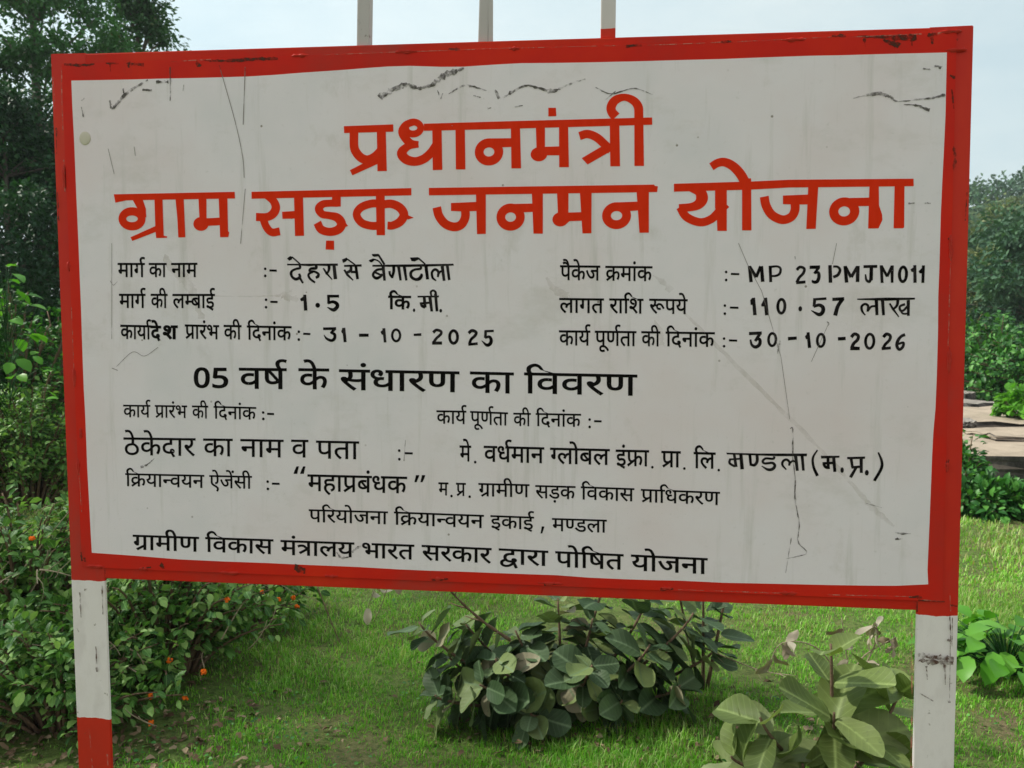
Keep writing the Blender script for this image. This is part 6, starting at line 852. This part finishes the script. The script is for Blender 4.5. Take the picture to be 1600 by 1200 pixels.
# broad-leaved weed at the right edge
def rosette(base, n, leaf, spread, h, label, group, name, leafm=M_fresh, low=0.45):
    o = empty(name, base); tag(o, label, 'plant', group); V, F = [], []; PP, DD = [], []
    for k in range(n):
        a = rng.random() * 6.28; rr = spread * math.sqrt(rng.random()); z = h * (1 - 0.5 * (rr / spread) ** 2) * rng.uniform(low, 1.05); tip = np.array((math.cos(a) * rr, math.sin(a) * rr, z))
        tube(V, F, bez(tip * 0.1 * (1, 1, 0) + (0, 0, 0 if low < 0.6 else tip[2] * 0.8), tip * (0.4, 0.4, 0.8 if low < 0.6 else 0.93), tip, 5), np.linspace(0.004, 0.002, 5), 4); PP.append(tip); DD.append(unit(np.array((math.cos(a), math.sin(a), 0.1)) + rdir(1)[0] * 0.5))
    PP, DD = np.array(PP), np.array(DD); s = leaf * rng.uniform(0.6, 1.2, n)
    mesh('stems', V, F, M_bush, o, smooth=True); leaves('foliage', PP, DD, unit(rdir(n) * 0.4 + (0, -0.15, 1)), s, s * 0.72, leafm, o, OVAL, 0.35, smooth=True); return o
b = at(8, 452, 6.9); rosette((b[0], b[1], 0.0), 46, 0.14, 0.30, 2.15, 'bright yellow-green sapling top at the left edge above the shrubs', None, 'young_sapling', low=0.80)
g = G(1572, 1052); rosette(tuple(g), 110, 0.105, 0.30, 0.26, 'clump of broad bright green leaves at the right edge behind the right post', None, 'broadleaf_weed')

# ------------------------------------------------------------------ the old stone platform with loose slabs, right of the signboard
M_stone = stone_mat('weathered_stone', (0.38, 0.315, 0.24)); M_stone2 = stone_mat('grey_stone', (0.26, 0.24, 0.21))
def slab(name, x0, x1, y0, y1, z0, z1, label, m, group='loose slabs on the stone platform', cat='stone slab', tilt=(0, 0, 0)):
    bm = bmesh.new(); bmesh.ops.create_cube(bm, size=1.0); S = np.array((x1 - x0, y1 - y0, z1 - z0))
    for v in bm.verts: v.co = Vector(tuple(np.array(v.co) * S))
    bmesh.ops.subdivide_edges(bm, edges=bm.edges[:], cuts=6, use_grid_fill=True)
    for v in bm.verts:
        q = v.co; k = 0.028 * math.sin(9 * q.x + 3 * q.y) + 0.02 * math.sin(21 * q.y + 13 * q.z + 5 * q.x) + 0.012 * rng.normal()
        v.co = q + Vector((k * 0.6, k, k * 0.35))
    me = bpy.data.meshes.new(name); bm.to_mesh(me); bm.free(); me.materials.append(m)
    o = bpy.data.objects.new(name, me); o.location = ((x0 + x1) / 2, (y0 + y1) / 2, (z0 + z1) / 2); o.rotation_euler = tilt
    return tag(put(o), label, cat, group)
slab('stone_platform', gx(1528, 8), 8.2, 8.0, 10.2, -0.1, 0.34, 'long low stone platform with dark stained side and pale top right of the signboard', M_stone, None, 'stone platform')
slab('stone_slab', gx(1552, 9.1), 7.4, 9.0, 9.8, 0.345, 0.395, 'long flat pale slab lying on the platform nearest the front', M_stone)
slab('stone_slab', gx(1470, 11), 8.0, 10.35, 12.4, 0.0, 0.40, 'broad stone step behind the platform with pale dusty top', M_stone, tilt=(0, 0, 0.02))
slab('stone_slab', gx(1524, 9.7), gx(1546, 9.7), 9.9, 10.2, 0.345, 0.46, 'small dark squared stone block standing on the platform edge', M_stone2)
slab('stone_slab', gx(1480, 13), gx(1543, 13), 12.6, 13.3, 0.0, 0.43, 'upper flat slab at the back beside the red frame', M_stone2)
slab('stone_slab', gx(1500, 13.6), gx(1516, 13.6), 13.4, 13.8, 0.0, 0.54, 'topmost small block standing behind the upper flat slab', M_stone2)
sr = 'green bushes around the stone platform'
shrub('green_bush', (gx(1515, 7.6), 7.6, 0), (0.20, 0.2, 0.66), 'small leafy bush at the left end of the stone platform', 'bush', sr, M_bush, 26, 26, 0.075)
shrub('green_bush', (gx(1572, 7.0), 7.0, 0), (0.60, 0.3, 0.22), 'low leafy bush in front of the dark side of the stone platform', 'bush', sr, M_bush, 46, 30, 0.08)
shrub('green_bush', (gx(1512, 7.2), 7.2, 0), (0.42, 0.32, 0.36), 'low dark green bush growing beside the right frame edge', 'bush', sr, M_bush, 34, 28, 0.07)
shrub('green_bush', (gx(1598, 10.9), 10.9, 0.4), (0.36, 0.32, 0.42), 'pale green broad-leaved bush growing on top of the slabs', 'bush', sr, M_fresh, 22, 24, 0.11, wid=0.75)
shrub('green_bush', (gx(1560, 15), 15, 0), (2.3, 1.4, 1.75), 'big dense dark green bush behind the stone slabs', 'bush', sr, M_bush, 190, 60, 0.10)
shrub('green_bush', (gx(1500, 17), 17, 0), (2.2, 1.4, 1.9), 'tall green bush behind the red frame beyond the slabs', 'bush', sr, M_bush, 150, 56, 0.11)
shrub('green_bush', (gx(1640, 14), 14, 0), (1.8, 1.2, 1.7), 'dense bush at the right edge beyond the stone slabs', 'bush', sr, M_bush, 150, 56, 0.10)

# ------------------------------------------------------------------ grass
def patch(x, y): return 0.9 * np.sin(1.7 * x + 0.6) * np.sin(2.3 * y + 1.1) + 0.6 * np.sin(4.1 * x - 2.2 * y) + 0.6 * np.sin(7.3 * x + 5.1 * y) * np.sin(6.1 * y + 1) + 0.7 * np.sin(15.1 * x + 3.3 * y + np.sin(9 * y)) * np.sin(13.7 * y - 4.1 * x) + 0.5 * np.sin(31 * x + 2 * np.sin(17 * y)) * np.sin(27 * y + 2 * np.sin(23 * x))
def grass(n, y0, y1, power, ln, wd):
    y = y0 + (y1 - y0) * rng.random(n) ** power; x = rng.uniform(-0.68, 0.68, n) * (y + 0.4)
    p_ = patch(x, y); bare = np.minimum(((x - gx(1190, 3.1)) / 0.55) ** 2 + ((y - 3.05) / 0.35) ** 2, ((x - gx(1130, 3.6)) / 0.6) ** 2 + ((y - 3.7) / 0.35) ** 2)
    bare = np.minimum(bare, np.minimum(((x - gx(235, 3.2)) / 0.5) ** 2 + ((y - 3.1) / 0.5) ** 2, ((x - gx(60, 3.2)) / 0.7) ** 2 + ((y - 3.2) / 0.6) ** 2) - 0.15)
    k = (rng.random(n) < np.clip(0.62 + 0.34 * p_, 0.12, 1.0)) & (rng.random(n) < np.clip(0.3 + bare, 0, 1)); x, y = x[k], y[k]; p_ = p_[k]; n = len(x)
    h = ln * (0.4 + 0.9 * rng.random(n) ** 1.5) * np.clip(1 + 0.42 * p_, 0.3, 2.2); a = rng.random(n) * 6.283; lean = 0.15 + 0.75 * rng.random(n); d = np.stack([np.cos(a), np.sin(a)], 1)
    w = wd * (0.6 + 0.7 * rng.random(n)); s = np.stack([-d[:, 1], d[:, 0]], 1) * w[:, None] / 2
    z0 = hz(x, y) - 0.004; b = np.stack([x, y], 1); m = b + d * (h * lean * 0.35)[:, None]; e = b + d * (h * lean)[:, None]
    V = np.stack([np.c_[b - s, z0], np.c_[b + s, z0], np.c_[m - s * .8, z0 + h * .6], np.c_[m + s * .8, z0 + h * .6], np.c_[e, z0 + h * (1 - 0.3 * lean)]], 1)
    F = (np.array([(0, 1, 3), (0, 3, 2), (2, 3, 4)])[None] + (np.arange(n) * 5)[:, None, None]).reshape(-1, 3)
    va = np.clip(0.30 + 0.11 * p_ + 0.095 * np.clip(y - 2.8, 0, 5) + 0.23 * rng.normal(size=n), 0, 0.92); va[rng.random(n) < 0.05] = 0.97
    return V.reshape(-1, 3), F, np.repeat(va, 5)
def side_grass(n):
    V, F, va = grass(n, 2.0, 12, 1.0, 0.05, 0.012); V = V.copy(); b = V.reshape(-1, 5, 3); s = np.where(b[:, 0, 0] > 0, 1.0, -1.0) * (0.66 * (b[:, 0, 1] + 0.4) ); b[:, :, 0] += s[:, None]
    return V, F, va
A = [side_grass(30000), grass(270000, 2.35, 5.2, 1.25, 0.030, 0.0036), grass(90000, 5.0, 9.5, 1.1, 0.042, 0.008), grass(26000, 9.3, 22, 1.1, 0.10, 0.022)]
V = np.concatenate([a[0] for a in A]); off = np.cumsum([0] + [len(a[0]) for a in A[:-1]]); F = np.concatenate([a[1] + o for a, o in zip(A, off)]); va = np.concatenate([a[2] for a in A])
M_grass = leaf_mat('grass_blade', (0.066, 0.28, 0.010), (0.185, 0.43, 0.040), (0.50, 0.62, 0.26), 0.5, 0.32, odd=(0.34, 0.29, 0.13))
tag(mesh('grass', V, F, M_grass, attr=va), 'short bright green grass around the signboard', 'grass', kind='stuff')

# small creeping weeds among the grass
n = 5200; y = 2.5 + 6.0 * rng.random(n) ** 1.4; x = rng.uniform(-0.66, 0.66, n) * (y + 0.3); gsel = np.sin(2.9 * x + 1) * np.sin(3.7 * y) + 0.5 * np.sin(9 * x + 7 * y) > 0.25; x, y = x[gsel], y[gsel]; n = len(x)
D = unit(np.c_[rng.normal(size=(n, 2)), 0.25 * rng.random(n)]); sz = rng.uniform(0.008, 0.021, n)
tag(leaves('creeping_weeds', np.c_[x, y, hz(x, y) + 0.02 + 0.035 * rng.random(n)], D, unit(rdir(n) * 0.7 + (0, 0, 1)), sz, sz * 0.75, M_bush, None, OVAL, 0.2, smooth=True), 'small broad-leaved weeds scattered through the grass', 'weeds', kind='stuff')

# dry leaves lying under the lantana and around the milkweeds
n = 900; cxy = np.array([(gx(235, 3.1), 3.0), (gx(70, 3.1), 3.0), (gx(870, 3.2), 3.15), (gx(1290, 2.9), 2.95), (gx(1170, 3.2), 3.1)])[rng.choice(5, n, p=[.38, .3, .14, .09, .09])]; xy = cxy + rng.normal(size=(n, 2)) * (0.34, 0.26)
sz = rng.uniform(0.018, 0.05, n)
tag(leaves('leaf_litter', np.c_[xy, hz(xy[:, 0], xy[:, 1]) + 0.008 + 0.012 * rng.random(n)], unit(np.c_[rng.normal(size=(n, 2)), 0.2 * rng.normal(size=n)]), unit(rdir(n) * 0.4 + (0, 0, 1)), sz, sz * 0.5, M_litter, None, OVAL, 0.1, smooth=True, wave=0.5), 'brown dry leaves littered under the bushes', 'leaf litter', kind='stuff')

# ------------------------------------------------------------------ the damp air between here and the hill
V, F = [], []; box(V, F, (-165, -45, -3), (165, 200, 40))
hz_m = bpy.data.materials.new('haze_air'); hz_m.use_nodes = True; t = hz_m.node_tree; t.nodes.clear(); o = N(t, 'ShaderNodeOutputMaterial'); pv = N(t, 'ShaderNodeVolumePrincipled')
pv.inputs['Color'].default_value = (0.86, 0.93, 0.97, 1); pv.inputs['Density'].default_value = 0.0009; pv.inputs['Anisotropy'].default_value = 0.3; t.links.new(pv.outputs[0], o.inputs['Volume'])
tag(mesh('haze', V, F, hz_m), 'thin pale haze in front of the far hill', 'haze', kind='stuff')
